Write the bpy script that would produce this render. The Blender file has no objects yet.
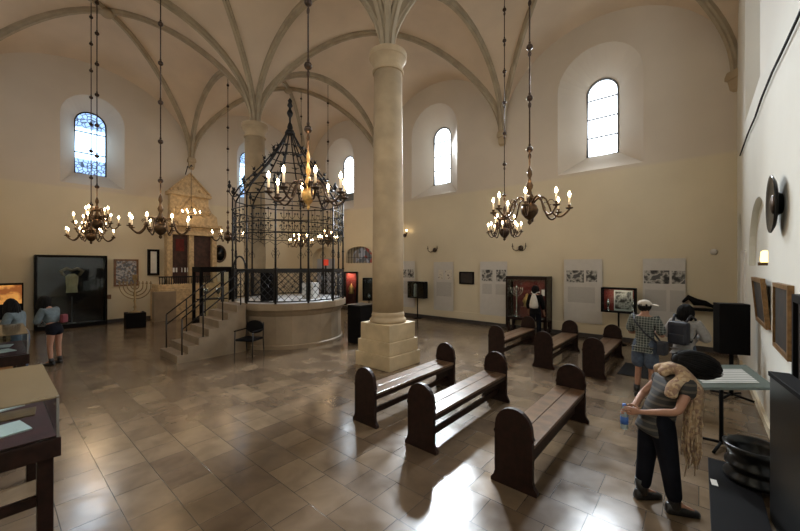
import bpy, bmesh, math, random
from mathutils import Vector, Matrix
random.seed(7)
PI = math.pi
C = bpy.context.scene.collection
SC = bpy.context.scene

# ------------------------------------------------------------------ materials
def srgb(r, g, b):
    def f(c):
        c /= 255.0
        return c / 12.92 if c <= .04045 else ((c + .055) / 1.055) ** 2.4
    return (f(r), f(g), f(b), 1)

def mat(name, col, rough=.6, metal=0, var=.0, scale=6, spec=.5, bump=0, emit=None, es=0, trans=0, col2=None, coat=0):
    m = bpy.data.materials.new(name); m.use_nodes = True
    nt = m.node_tree; b = nt.nodes['Principled BSDF']
    b.inputs['Base Color'].default_value = col
    b.inputs['Roughness'].default_value = rough
    b.inputs['Metallic'].default_value = metal
    b.inputs['Specular IOR Level'].default_value = spec
    b.inputs['Transmission Weight'].default_value = trans
    b.inputs['Coat Weight'].default_value = coat
    if emit:
        b.inputs['Emission Color'].default_value = emit
        b.inputs['Emission Strength'].default_value = es
    if var or bump or col2:
        tc = nt.nodes.new('ShaderNodeTexCoord')
        n = nt.nodes.new('ShaderNodeTexNoise'); n.inputs['Scale'].default_value = scale
        n.inputs['Detail'].default_value = 5
        nt.links.new(tc.outputs['Object'], n.inputs['Vector'])
        if var or col2:
            r = nt.nodes.new('ShaderNodeMix'); r.data_type = 'RGBA'
            a = [c * (1 - var) for c in col[:3]] + [1]
            z = list(col2) if col2 else [min(1, c * (1 + var)) for c in col[:3]] + [1]
            r.inputs[6].default_value = a; r.inputs[7].default_value = z
            mr = nt.nodes.new('ShaderNodeMapRange'); mr.inputs[1].default_value = .35; mr.inputs[2].default_value = .65
            nt.links.new(n.outputs['Fac'], mr.inputs[0]); nt.links.new(mr.outputs[0], r.inputs[0])
            nt.links.new(r.outputs[2], b.inputs['Base Color'])
        if bump:
            bp = nt.nodes.new('ShaderNodeBump'); bp.inputs['Strength'].default_value = bump; bp.inputs['Distance'].default_value = .02
            nt.links.new(n.outputs['Fac'], bp.inputs['Height']); nt.links.new(bp.outputs[0], b.inputs['Normal'])
    return m

def wall_mat(low=None, up=None, name='plaster_two_tone'):
    m = mat(name, (.6, .55, .45, 1), .85)
    nt = m.node_tree; b = nt.nodes['Principled BSDF']; L = nt.links
    g = nt.nodes.new('ShaderNodeNewGeometry'); s = nt.nodes.new('ShaderNodeSeparateXYZ'); L.new(g.outputs['Position'], s.inputs[0])
    n = nt.nodes.new('ShaderNodeTexNoise'); n.inputs['Scale'].default_value = .6; n.inputs['Detail'].default_value = 6; L.new(g.outputs['Position'], n.inputs['Vector'])
    gt = nt.nodes.new('ShaderNodeMapRange'); gt.inputs[1].default_value = 5.2; gt.inputs[2].default_value = 5.3; L.new(s.outputs[2], gt.inputs[0])
    mx = nt.nodes.new('ShaderNodeMix'); mx.data_type = 'RGBA'
    mx.inputs[6].default_value = low or WALL_LOW; mx.inputs[7].default_value = up or WALL_UP
    L.new(gt.outputs[0], mx.inputs[0])
    m2 = nt.nodes.new('ShaderNodeMix'); m2.data_type = 'RGBA'; m2.blend_type = 'MULTIPLY'; m2.inputs[0].default_value = 1
    mr = nt.nodes.new('ShaderNodeMapRange'); mr.inputs[1].default_value = .3; mr.inputs[2].default_value = .7; mr.inputs[3].default_value = .9; mr.inputs[4].default_value = 1.0
    L.new(n.outputs['Fac'], mr.inputs[0]); L.new(mx.outputs[2], m2.inputs[6]); L.new(mr.outputs[0], m2.inputs[7]); L.new(m2.outputs[2], b.inputs['Base Color'])
    n2 = nt.nodes.new('ShaderNodeTexNoise'); n2.inputs['Scale'].default_value = 9; L.new(g.outputs['Position'], n2.inputs['Vector'])
    bp = nt.nodes.new('ShaderNodeBump'); bp.inputs['Strength'].default_value = .12; bp.inputs['Distance'].default_value = .02
    L.new(n2.outputs['Fac'], bp.inputs['Height']); L.new(bp.outputs[0], b.inputs['Normal'])
    return m

def floor_mat():
    m = mat('stone_slabs', (.3, .25, .2, 1), .3)
    nt = m.node_tree; b = nt.nodes['Principled BSDF']; L = nt.links
    g = nt.nodes.new('ShaderNodeNewGeometry')
    def brick(w, h, c1, c2, off=.5):
        k = nt.nodes.new('ShaderNodeTexBrick'); L.new(g.outputs['Position'], k.inputs['Vector'])
        k.inputs['Scale'].default_value = 1; k.inputs['Brick Width'].default_value = w; k.inputs['Row Height'].default_value = h
        k.inputs['Mortar Size'].default_value = .004; k.inputs['Mortar Smooth'].default_value = .3; k.inputs['Bias'].default_value = 0
        k.inputs['Color1'].default_value = c1; k.inputs['Color2'].default_value = c2; k.inputs['Mortar'].default_value = (.05, .04, .03, 1)
        k.offset = off; k.offset_frequency = 2; k.squash = .72; k.squash_frequency = 3
        return k
    k = brick(.52, .40, FL1, FL2)
    n = nt.nodes.new('ShaderNodeTexNoise'); n.inputs['Scale'].default_value = 3.2; n.inputs['Detail'].default_value = 3; n.inputs['Distortion'].default_value = .5
    b.inputs['Coat Weight'].default_value = .2; b.inputs['Coat Roughness'].default_value = .16
    L.new(g.outputs['Position'], n.inputs['Vector'])
    mr = nt.nodes.new('ShaderNodeMapRange'); mr.inputs[1].default_value = .3; mr.inputs[2].default_value = .7; mr.inputs[3].default_value = .78; mr.inputs[4].default_value = 1.16
    L.new(n.outputs['Fac'], mr.inputs[0])
    m2 = nt.nodes.new('ShaderNodeMix'); m2.data_type = 'RGBA'; m2.blend_type = 'MULTIPLY'; m2.inputs[0].default_value = 1
    L.new(k.outputs['Color'], m2.inputs[6]); L.new(mr.outputs[0], m2.inputs[7]); L.new(m2.outputs[2], b.inputs['Base Color'])
    r2 = nt.nodes.new('ShaderNodeMapRange'); r2.inputs[1].default_value = .3; r2.inputs[2].default_value = .7; r2.inputs[3].default_value = .15; r2.inputs[4].default_value = .27
    L.new(n.outputs['Fac'], r2.inputs[0]); L.new(r2.outputs[0], b.inputs['Roughness'])
    n3 = nt.nodes.new('ShaderNodeTexNoise'); n3.inputs['Scale'].default_value = 3; L.new(g.outputs['Position'], n3.inputs['Vector'])
    bp = nt.nodes.new('ShaderNodeBump'); bp.inputs['Strength'].default_value = .12; bp.inputs['Distance'].default_value = .03
    L.new(n3.outputs['Fac'], bp.inputs['Height'])
    b2 = nt.nodes.new('ShaderNodeBump'); b2.inputs['Strength'].default_value = .5; b2.inputs['Distance'].default_value = .004; b2.invert = True
    L.new(k.outputs['Fac'], b2.inputs['Height']); L.new(bp.outputs[0], b2.inputs['Normal']); L.new(b2.outputs[0], b.inputs['Normal'])
    return m

def striped(name, c1, c2, scale, axis='Z', rough=.7, width=.5):
    m = mat(name, c1, rough); nt = m.node_tree; b = nt.nodes['Principled BSDF']; L = nt.links
    tc = nt.nodes.new('ShaderNodeTexCoord'); w = nt.nodes.new('ShaderNodeTexWave'); w.wave_type = 'BANDS'; w.bands_direction = axis
    w.inputs['Scale'].default_value = scale; w.inputs['Distortion'].default_value = .6; w.inputs['Detail'].default_value = 3
    L.new(tc.outputs['Object'], w.inputs['Vector'])
    r = nt.nodes.new('ShaderNodeMix'); r.data_type = 'RGBA'; r.inputs[6].default_value = c1; r.inputs[7].default_value = c2
    mr = nt.nodes.new('ShaderNodeMapRange'); mr.inputs[1].default_value = width - .05; mr.inputs[2].default_value = width + .05
    L.new(w.outputs['Fac'], mr.inputs[0]); L.new(mr.outputs[0], r.inputs[0]); L.new(r.outputs[2], b.inputs['Base Color'])
    return m

def plaid(name, base, dark, light, s=9):
    m = mat(name, base, .9); nt = m.node_tree; b = nt.nodes['Principled BSDF']; L = nt.links
    tc = nt.nodes.new('ShaderNodeTexCoord'); prev = None
    cur = None
    for ax, sc, colr in (('X', s, dark), ('Z', s, dark), ('Y', s, dark), ('X', s * .5, light), ('Z', s * .5, light)):
        w = nt.nodes.new('ShaderNodeTexWave'); w.bands_direction = ax; w.inputs['Scale'].default_value = sc
        L.new(tc.outputs['Object'], w.inputs['Vector'])
        mr = nt.nodes.new('ShaderNodeMapRange'); mr.inputs[1].default_value = .6; mr.inputs[2].default_value = .7; mr.inputs[4].default_value = .55
        if colr is light: mr.inputs[1].default_value = .9; mr.inputs[2].default_value = .93
        L.new(w.outputs['Fac'], mr.inputs[0])
        mx = nt.nodes.new('ShaderNodeMix'); mx.data_type = 'RGBA'; mx.inputs[6].default_value = base; mx.inputs[7].default_value = colr
        if cur: L.new(cur, mx.inputs[6])
        L.new(mr.outputs[0], mx.inputs[0]); cur = mx.outputs[2]
    L.new(cur, b.inputs['Base Color'])
    return m

def patchy(name, cols, scale, rough=.6, emit=0, kind='VORONOI', metal=0):
    """cells or blotches of several colours (photographs, mosaics, coloured glass)"""
    m = mat(name, cols[0], rough, metal); nt = m.node_tree; b = nt.nodes['Principled BSDF']; L = nt.links
    tc = nt.nodes.new('ShaderNodeTexCoord')
    if kind == 'VORONOI':
        v = nt.nodes.new('ShaderNodeTexVoronoi'); v.inputs['Scale'].default_value = scale; L.new(tc.outputs['Object'], v.inputs['Vector'])
        s = nt.nodes.new('ShaderNodeSeparateColor'); L.new(v.outputs['Color'], s.inputs[0]); fac = s.outputs[0]
    else:
        n = nt.nodes.new('ShaderNodeTexNoise'); n.inputs['Scale'].default_value = scale; n.inputs['Detail'].default_value = 4
        L.new(tc.outputs['Object'], n.inputs['Vector'])
        mr = nt.nodes.new('ShaderNodeMapRange'); mr.inputs[1].default_value = .35; mr.inputs[2].default_value = .65; L.new(n.outputs['Fac'], mr.inputs[0]); fac = mr.outputs[0]
    cr = nt.nodes.new('ShaderNodeValToRGB'); cr.color_ramp.interpolation = 'CONSTANT' if kind == 'VORONOI' else 'LINEAR'
    while len(cr.color_ramp.elements) > 1: cr.color_ramp.elements.remove(cr.color_ramp.elements[0])
    for i, c in enumerate(cols):
        e = cr.color_ramp.elements[0] if i == 0 else cr.color_ramp.elements.new(i / len(cols))
        e.position = i / len(cols); e.color = c
    L.new(fac, cr.inputs[0]); L.new(cr.outputs[0], b.inputs['Base Color'])
    if emit:
        L.new(cr.outputs[0], b.inputs['Emission Color']); b.inputs['Emission Strength'].default_value = emit
    return m

def emis(name, col, s):
    m = bpy.data.materials.new(name); m.use_nodes = True; nt = m.node_tree; nt.nodes.clear()
    e = nt.nodes.new('ShaderNodeEmission'); e.inputs[0].default_value = col; e.inputs[1].default_value = s
    o = nt.nodes.new('ShaderNodeOutputMaterial'); nt.links.new(e.outputs[0], o.inputs[0])
    return m

def glass(name, tint=(.9, .95, .95, 1), fac=.1):
    m = bpy.data.materials.new(name); m.use_nodes = True; nt = m.node_tree; nt.nodes.clear()
    t = nt.nodes.new('ShaderNodeBsdfTransparent'); t.inputs[0].default_value = tint
    g = nt.nodes.new('ShaderNodeBsdfGlossy'); g.inputs['Roughness'].default_value = .03
    fr = nt.nodes.new('ShaderNodeFresnel'); fr.inputs[0].default_value = 1.5
    mx = nt.nodes.new('ShaderNodeMixShader'); o = nt.nodes.new('ShaderNodeOutputMaterial')
    nt.links.new(fr.outputs[0], mx.inputs[0]); nt.links.new(t.outputs[0], mx.inputs[1]); nt.links.new(g.outputs[0], mx.inputs[2]); nt.links.new(mx.outputs[0], o.inputs[0])
    return m

WALL_LOW = (.68, .595, .435, 1); WALL_UP = (.63, .55, .45, 1)
FL1 = (.185, .130, .080, 1); FL2 = (.105, .071, .046, 1)
PANE = 5.0; BULB_W = 2.3
M = {}
M['wall'] = wall_mat(); M['walleast'] = wall_mat((.80, .80, .74, 1), (.80, .79, .73, 1), 'plaster_white'); M['floor'] = floor_mat()
M['vault'] = mat('vault_plaster', (.62, .50, .375, 1), .9, var=.06, scale=.8)
M['rib'] = mat('rib_stone', (.36, .295, .205, 1), .85, var=.12, scale=3, bump=.1)
M['column'] = mat('column_limestone', (.40, .305, .19, 1), .75, var=.12, scale=2.5, bump=.15)
M['pedestal'] = mat('pedestal_limestone', (.50, .39, .24, 1), .6, var=.12, scale=3, bump=.1)
M['bimah_stone'] = mat('bimah_stone', (.25, .185, .12, 1), .55, var=.15, scale=2, bump=.08)
M['bimah_floor'] = mat('pale_marble', (.85, .87, .9, 1), .4, var=.1, scale=5)
M['iron'] = mat('wrought_iron', (.018, .017, .018, 1), .45, .6, var=.2)
M['brass'] = mat('aged_brass', (.085, .052, .028, 1), .38, .85, var=.3, scale=20)
M['bronze'] = mat('dark_bronze', (.06, .04, .03, 1), .4, .85, var=.3, scale=20)
M['gold'] = mat('gilded_brass', (.75, .45, .16, 1), .35, .85, var=.25, scale=25)
M['candle'] = mat('candle_tube', (.8, .72, .55, 1), .5, emit=(1, .62, .3, 1), es=.35)
M['bulb'] = emis('bulb_glow', (1, .72, .40, 1), 45)
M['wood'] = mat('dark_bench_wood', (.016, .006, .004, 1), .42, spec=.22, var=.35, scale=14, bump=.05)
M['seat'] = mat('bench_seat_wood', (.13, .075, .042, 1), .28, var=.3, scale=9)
M['blackp'] = mat('black_panel', (.006, .0055, .006, 1), .6, var=.1, spec=.08)
M['blackgloss'] = mat('black_gloss', (.007, .007, .007, 1), .28, spec=.35)
M['glass'] = glass('clear_glass')
M['white'] = mat('white_cloth', (.8, .8, .8, 1), .8, var=.04)
M['red'] = mat('red_velvet', (.13, .016, .014, 1), .8, var=.3, scale=4)
M['redlit'] = mat('red_lining', (.22, .028, .02, 1), .8, emit=(1, .12, .05, 1), es=.0)
M['darkred'] = mat('burgundy_cloth', (.07, .012, .014, 1), .8, var=.2)
M['paper'] = mat('paper_sheet', (.75, .73, .68, 1), .8, var=.06)
M['panelgrey'] = mat('pale_grey_panel', (.56, .535, .50, 1), .7, var=.03)
M['text'] = striped('printed_lines', (.56, .535, .50, 1), (.26, .25, .24, 1), 16, 'Z', width=.7)
M['textw'] = striped('printed_lines_white', (.72, .74, .72, 1), (.35, .36, .36, 1), 11, 'Y', width=.72)
M['photo'] = patchy('old_photograph', [(.02, .02, .02, 1), (.06, .055, .05, 1), (.25, .24, .22, 1), (.5, .48, .44, 1), (.08, .08, .08, 1)], 5, kind='NOISE')
M['drawing'] = patchy('pale_drawing', [(.12, .09, .08, 1), (.6, .55, .48, 1), (.65, .6, .5, 1), (.6, .55, .48, 1)], 9, kind='NOISE')
M['mosaic'] = patchy('silver_mosaic', [(.10, .10, .11, 1), (.3, .3, .31, 1), (.2, .15, .12, 1), (.42, .4, .4, 1), (.13, .14, .17, 1)], 16, .4)
M['framewood'] = mat('frame_wood', (.17, .08, .035, 1), .4, var=.3, scale=12)
M['goldframe'] = mat('gilt_frame', (.22, .12, .045, 1), .45, .4, var=.25, scale=18)
M['painting'] = patchy('dark_painting', [(.006, .005, .005, 1), (.015, .011, .008, 1), (.03, .018, .011, 1), (.012, .009, .007, 1)], 3, .6, kind='NOISE')
M['litpaint'] = patchy('glowing_landscape', [(.05, .01, .005, 1), (.3, .08, .02, 1), (.8, .38, .09, 1), (.3, .09, .02, 1)], 1.6, .5, emit=.6, kind='NOISE')
M['arkstone'] = mat('ark_sandstone', (.50, .36, .2, 1), .7, var=.22, scale=9, bump=.6)
M['arkdoor'] = mat('ark_curtain', (.05, .018, .014, 1), .6, var=.4, scale=6)
M['steel'] = mat('brushed_steel', (.3, .3, .3, 1), .35, .9)
M['silver'] = mat('silverware', (.7, .7, .68, 1), .25, .95, var=.1)
M['skin'] = mat('skin', (.36, .185, .12, 1), .55, var=.06, scale=10)
M['hair'] = mat('black_hair', (.006, .005, .005, 1), .75, var=.3, scale=30, spec=.2)
M['plaid'] = plaid('plaid_cotton', (.09, .11, .10, 1), (.012, .016, .018, 1), (.4, .42, .38, 1), 15)
M['denim'] = mat('blue_denim', (.075, .10, .15, 1), .9, var=.2, scale=20)
M['cap'] = mat('beige_cap', (.55, .50, .43, 1), .9, var=.05)
M['greyknit'] = mat('grey_knit', (.33, .32, .31, 1), .95, var=.1, scale=25)
M['backpack'] = mat('navy_backpack', (.018, .020, .03, 1), .6, var=.2)
M['bagwhite'] = mat('white_drawstring_bag', (.6, .58, .54, 1), .8, var=.12)
M['tunic'] = striped('patterned_tunic', (.018, .017, .017, 1), (.075, .06, .045, 1), 5.5, 'Z', width=.75)
M['sleeve'] = striped('striped_sleeve', (.03, .028, .028, 1), (.22, .19, .15, 1), 9, 'Z', width=.6)
M['scarf'] = patchy('knitted_scarf', [(.42, .29, .17, 1), (.33, .22, .14, 1), (.48, .36, .24, 1), (.27, .17, .12, 1)], 38, .95)
M['trousers'] = mat('dark_trousers', (.008, .0085, .013, 1), .9, var=.2, spec=.1)
M['shoe'] = mat('black_leather', (.012, .011, .011, 1), .35)
M['bluejacket'] = mat('pale_denim_jacket', (.115, .15, .17, 1), .9, var=.18, scale=14)
M['pink'] = mat('pink_fabric', (.16, .03, .04, 1), .8)
M['bottle'] = mat('clear_bottle', (.55, .68, .75, 1), .1, trans=.6)
M['blue'] = mat('blue_label', (.04, .12, .4, 1), .5)
M['lectern'] = mat('green_grey_frame', (.13, .165, .15, 1), .45)
M['stairstone'] = mat('stair_stone', (.24, .18, .12, 1), .6, var=.12, scale=3)
M['baseboard'] = mat('dark_stone_strip', (.045, .038, .034, 1), .5, var=.15)
M['greyframe'] = mat('grey_window_frame', (.16, .17, .18, 1), .6)
M['oldbrass'] = mat('dull_brass', (.30, .22, .12, 1), .4, .7, var=.2)
M['sky'] = emis('daylight_glass', (.83, .92, 1, 1), PANE)

# daylight behind leaded coloured glass
def leaded():
    m = emis('leaded_glass', (1, 1, 1, 1), PANE * .9); nt = m.node_tree; L = nt.links
    e = [n for n in nt.nodes if n.type == 'EMISSION'][0]
    g = nt.nodes.new('ShaderNodeNewGeometry'); s = nt.nodes.new('ShaderNodeSeparateXYZ'); L.new(g.outputs['Position'], s.inputs[0])
    v = nt.nodes.new('ShaderNodeTexVoronoi'); v.feature = 'DISTANCE_TO_EDGE'; v.inputs['Scale'].default_value = 7; L.new(g.outputs['Position'], v.inputs['Vector'])
    a = nt.nodes.new('ShaderNodeMapRange'); a.inputs[1].default_value = .03; a.inputs[2].default_value = .12; L.new(v.outputs['Distance'], a.inputs[0])
    # ornament only near the head and the foot of the window
    z1 = nt.nodes.new('ShaderNodeMapRange'); z1.inputs[1].default_value = 7.75; z1.inputs[2].default_value = 7.85; L.new(s.outputs[2], z1.inputs[0])
    z2 = nt.nodes.new('ShaderNodeMapRange'); z2.inputs[1].default_value = 6.62; z2.inputs[2].default_value = 6.55; L.new(s.outputs[2], z2.inputs[0])
    mx = nt.nodes.new('ShaderNodeMath'); mx.operation = 'MAXIMUM'; L.new(z1.outputs[0], mx.inputs[0]); L.new(z2.outputs[0], mx.inputs[1])
    orn = nt.nodes.new('ShaderNodeMix'); orn.data_type = 'RGBA'; orn.inputs[6].default_value = (.02, .03, .05, 1); orn.inputs[7].default_value = (.14, .22, .36, 1)
    L.new(a.outputs[0], orn.inputs[0])
    fin = nt.nodes.new('ShaderNodeMix'); fin.data_type = 'RGBA'; fin.inputs[6].default_value = (.5, .75, 1, 1)
    L.new(mx.outputs[0], fin.inputs[0]); L.new(orn.outputs[2], fin.inputs[7]); L.new(fin.outputs[2], e.inputs[0])
    return m
M['leaded'] = leaded()

# ------------------------------------------------------------------ mesh helpers
class MB:
    def __init__(s): s.b = bmesh.new()
    def box(s, x0, x1, y0, y1, z0, z1, T=None, bev=0):
        vs = [s.b.verts.new((x, y, z)) for x in (x0, x1) for y in (y0, y1) for z in (z0, z1)]
        fs = [(0, 1, 3, 2), (4, 6, 7, 5), (0, 4, 5, 1), (2, 3, 7, 6), (0, 2, 6, 4), (1, 5, 7, 3)]
        F = [s.b.faces.new([vs[i] for i in f]) for f in fs]
        if bev:
            es = {e for f in F for e in f.edges}
            r = bmesh.ops.bevel(s.b, geom=list(es), offset=bev, segments=2, affect='EDGES', profile=.6)
            vs = list({v for f in r['faces'] for v in f.verts} | {v for v in vs if v.is_valid})
        if T is not None: bmesh.ops.transform(s.b, matrix=T, verts=[v for v in vs if v.is_valid])
        return s
    def cyl(s, p, q, r, r2=None, n=12, cap=True):
        return s.tube([p, q], [r, r if r2 is None else r2], n, cap)
    def tube(s, pts, r, n=8, cap=True, closed=False):
        pts = [Vector(p) for p in pts]
        if not isinstance(r, (list, tuple)): r = [r] * len(pts)
        rings = []; up = None
        for i, p in enumerate(pts):
            if closed: t = pts[(i + 1) % len(pts)] - pts[i - 1]
            elif i == 0: t = pts[1] - p
            elif i == len(pts) - 1: t = p - pts[-2]
            else: t = pts[i + 1] - pts[i - 1]
            t = t.normalized() if t.length > 1e-9 else Vector((0, 0, 1))
            if up is None: up = Vector((0, 0, 1)) if abs(t.z) < .9 else Vector((1, 0, 0))
            a = t.cross(up)
            if a.length < 1e-4: a = t.cross(Vector((0, 1, 0)))
            a.normalize(); b = a.cross(t).normalized(); up = b
            rings.append([s.b.verts.new(p + (a * math.cos(2 * PI * k / n) + b * math.sin(2 * PI * k / n)) * r[i]) for k in range(n)])
        m = len(rings)
        for i in range(m if closed else m - 1):
            A, B = rings[i], rings[(i + 1) % m]
            for k in range(n):
                try: s.b.faces.new((A[k], A[(k + 1) % n], B[(k + 1) % n], B[k])).smooth = True
                except ValueError: pass
        if cap and not closed:
            s.b.faces.new(rings[0][::-1]); s.b.faces.new(rings[-1])
        return s
    def lathe(s, prof, c=(0, 0, 0), n=20, T=None, rot=0, smooth=True):
        rings = []; vs = []
        for r, z in prof:
            ring = [s.b.verts.new((c[0] + r * math.cos(rot + 2 * PI * k / n), c[1] + r * math.sin(rot + 2 * PI * k / n), c[2] + z)) for k in range(n)]
            rings.append(ring); vs += ring
        for A, B in zip(rings, rings[1:]):
            for k in range(n): s.b.faces.new((A[k], A[(k + 1) % n], B[(k + 1) % n], B[k])).smooth = smooth
        if prof[0][0] > 1e-4: s.b.faces.new(rings[0][::-1])
        if prof[-1][0] > 1e-4: s.b.faces.new(rings[-1])
        if T is not None: bmesh.ops.transform(s.b, matrix=T, verts=vs)
        return s
    def ball(s, c, r, sz=None, n=12, T=None):
        sz = sz or (1, 1, 1)
        R = bmesh.ops.create_uvsphere(s.b, u_segments=n, v_segments=max(6, n // 2 + 2), radius=r)
        Mx = Matrix.Translation(c) @ (T or Matrix.Identity(4)) @ Matrix.Diagonal((*sz, 1))
        bmesh.ops.transform(s.b, matrix=Mx, verts=R['verts'])
        for v in R['verts']:
            for f in v.link_faces: f.smooth = True
        return s
    def prism(s, poly, y0, y1, axis='Y'):
        """poly in (u,z), extruded along axis"""
        def P(u, z, d): return {'Y': (u, d, z), 'X': (d, u, z), 'Z': (u, z, d)}[axis]
        A = [s.b.verts.new(P(u, z, y0)) for u, z in poly]; B = [s.b.verts.new(P(u, z, y1)) for u, z in poly]
        s.b.faces.new(A); s.b.faces.new(B[::-1]); n = len(poly)
        for i in range(n): s.b.faces.new((A[i], B[i], B[(i + 1) % n], A[(i + 1) % n]))
        return s
    def loft(s, loops, cap=True):
        R = [[s.b.verts.new(p) for p in l] for l in loops]; n = len(loops[0])
        for A, B in zip(R, R[1:]):
            for i in range(n): s.b.faces.new((A[i], A[(i + 1) % n], B[(i + 1) % n], B[i]))
        if cap: s.b.faces.new(R[0][::-1]); s.b.faces.new(R[-1])
        return s
    def build(s, name, m, parent=None, T=None):
        if T is not None: bmesh.ops.transform(s.b, matrix=T, verts=s.b.verts)
        bmesh.ops.recalc_face_normals(s.b, faces=s.b.faces)
        me = bpy.data.meshes.new(name); s.b.to_mesh(me); s.b.free()
        o = bpy.data.objects.new(name, me); C.objects.link(o)
        me.materials.append(M[m] if isinstance(m, str) else m)
        if parent: o.parent = parent
        return o

def tag(o, label=None, cat=None, group=None, kind=None):
    if label: o['label'] = label
    if cat: o['category'] = cat
    if group: o['group'] = group
    if kind: o['kind'] = kind
    return o
def thing(name, label, cat, loc=(0, 0, 0), rz=0, group=None, kind=None):
    o = bpy.data.objects.new(name, None); C.objects.link(o); o.location = loc; o.rotation_euler = (0, 0, rz); o.empty_display_size = .1
    return tag(o, label, cat, group, kind)
def kids(o): return [c for c in C.objects if c.parent is o]
def dup(root, loc, rz=None, label=None, group=None, parent=None):
    ch = kids(root)
    r = root.copy(); C.objects.link(r)
    if loc is not None: r.location = loc
    if rz is not None: r.rotation_euler = (0, 0, rz)
    if parent: r.parent = parent
    if label: r['label'] = label
    if group: r['group'] = group
    for c in ch: dup(c, None, parent=r)
    return r
Rz = lambda a: Matrix.Rotation(a, 4, 'Z'); Rx = lambda a: Matrix.Rotation(a, 4, 'X'); Ry = lambda a: Matrix.Rotation(a, 4, 'Y')
Tr = lambda x, y, z: Matrix.Translation((x, y, z))

# ------------------------------------------------------------------ room
XR, XL = .75, -18.05; YN, YS = 12.5, -1.05
XE = [.75, -5.6, -11.95, -18.05]; YE = [-1.05, 6.1, 12.5]
XC = [-2.44, -8.78, -15.1]; YC = [2.6, 9.25]
SPR, RISE, DOME = 7.25, 2.92, .68
MB().box(XL - 1.2, XR + 1.2, YS - 1.2, YN + 1.2, -.3, 0).build('floor', 'floor')['kind'] = 'structure'

def arch(cx, hw, z0, ztop, n=16, asp=None):
    """outline of an arched opening: (u,z) list; round head of height asp (default = hw)"""
    a = hw if asp is None else asp
    zs = ztop - a
    pts = [(cx - hw, z0), (cx + hw, z0)]
    for k in range(n + 1):
        t = PI * k / n
        pts.append((cx + hw * math.cos(t), zs + a * math.sin(t)))
    return pts

def to_wall(side):
    """local (u along the wall, d outward depth, z) -> world"""
    if side == 'north': return Matrix(((1, 0, 0, 0), (0, 1, 0, YN), (0, 0, 1, 0), (0, 0, 0, 1)))
    if side == 'south': return Matrix(((1, 0, 0, 0), (0, -1, 0, YS), (0, 0, 1, 0), (0, 0, 0, 1)))
    if side == 'west': return Matrix(((0, -1, 0, XL), (1, 0, 0, 0), (0, 0, 1, 0), (0, 0, 0, 1)))
    return Matrix(((0, 1, 0, XR), (1, 0, 0, 0), (0, 0, 1, 0), (0, 0, 0, 1)))

NICHE = dict(hw=1.2, z0=5.35, zt=9.3, ihw=.46, iz0=5.97, izt=8.5, dep=.72)
def make_wall(side, u0, u1, cuts):
    """cuts: list of list of loops [(outline, depth), ...]"""
    w = MB().box(u0, u1, 0, 1.15, -.3, 11.3).build('wall_' + side, 'wall')
    for loops in cuts:
        c = MB().loft([[(u, d, z) for u, z in ol] for ol, d in loops]).build('cutter', 'wall')
        md = w.modifiers.new('b', 'BOOLEAN'); md.object = c; md.operation = 'DIFFERENCE'; md.solver = 'EXACT'
        dg = bpy.context.evaluated_depsgraph_get(); dg.update()
        nm = bpy.data.meshes.new_from_object(w.evaluated_get(dg)); w.modifiers.clear(); w.data = nm
        bpy.data.objects.remove(c)
    w.data.transform(to_wall(side)); w.data.update()
    w.data.materials.clear(); w.data.materials.append(M['walleast' if side == 'east' else 'wall'])
    if side in ('south', 'west'): pass
    bm = bmesh.new(); bm.from_mesh(w.data); bmesh.ops.recalc_face_normals(bm, faces=bm.faces); bm.to_mesh(w.data); bm.free()
    w['kind'] = 'structure'
    return w
def niche_cut(c, N=None):
    N = dict(NICHE, **(N or {}))
    a = arch(c, N['hw'], N['z0'], N['zt']); b = arch(c, N['ihw'], N['iz0'], N['izt'])
    # extend outward a little in front of the wall face
    k = .05 / N['dep']
    a0 = [(ua + (ua - ub) * k, za + (za - zb) * k) for (ua, za), (ub, zb) in zip(a, b)]
    return [(a0, -.05), (b, N['dep']), (b, 1.2)]

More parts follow.
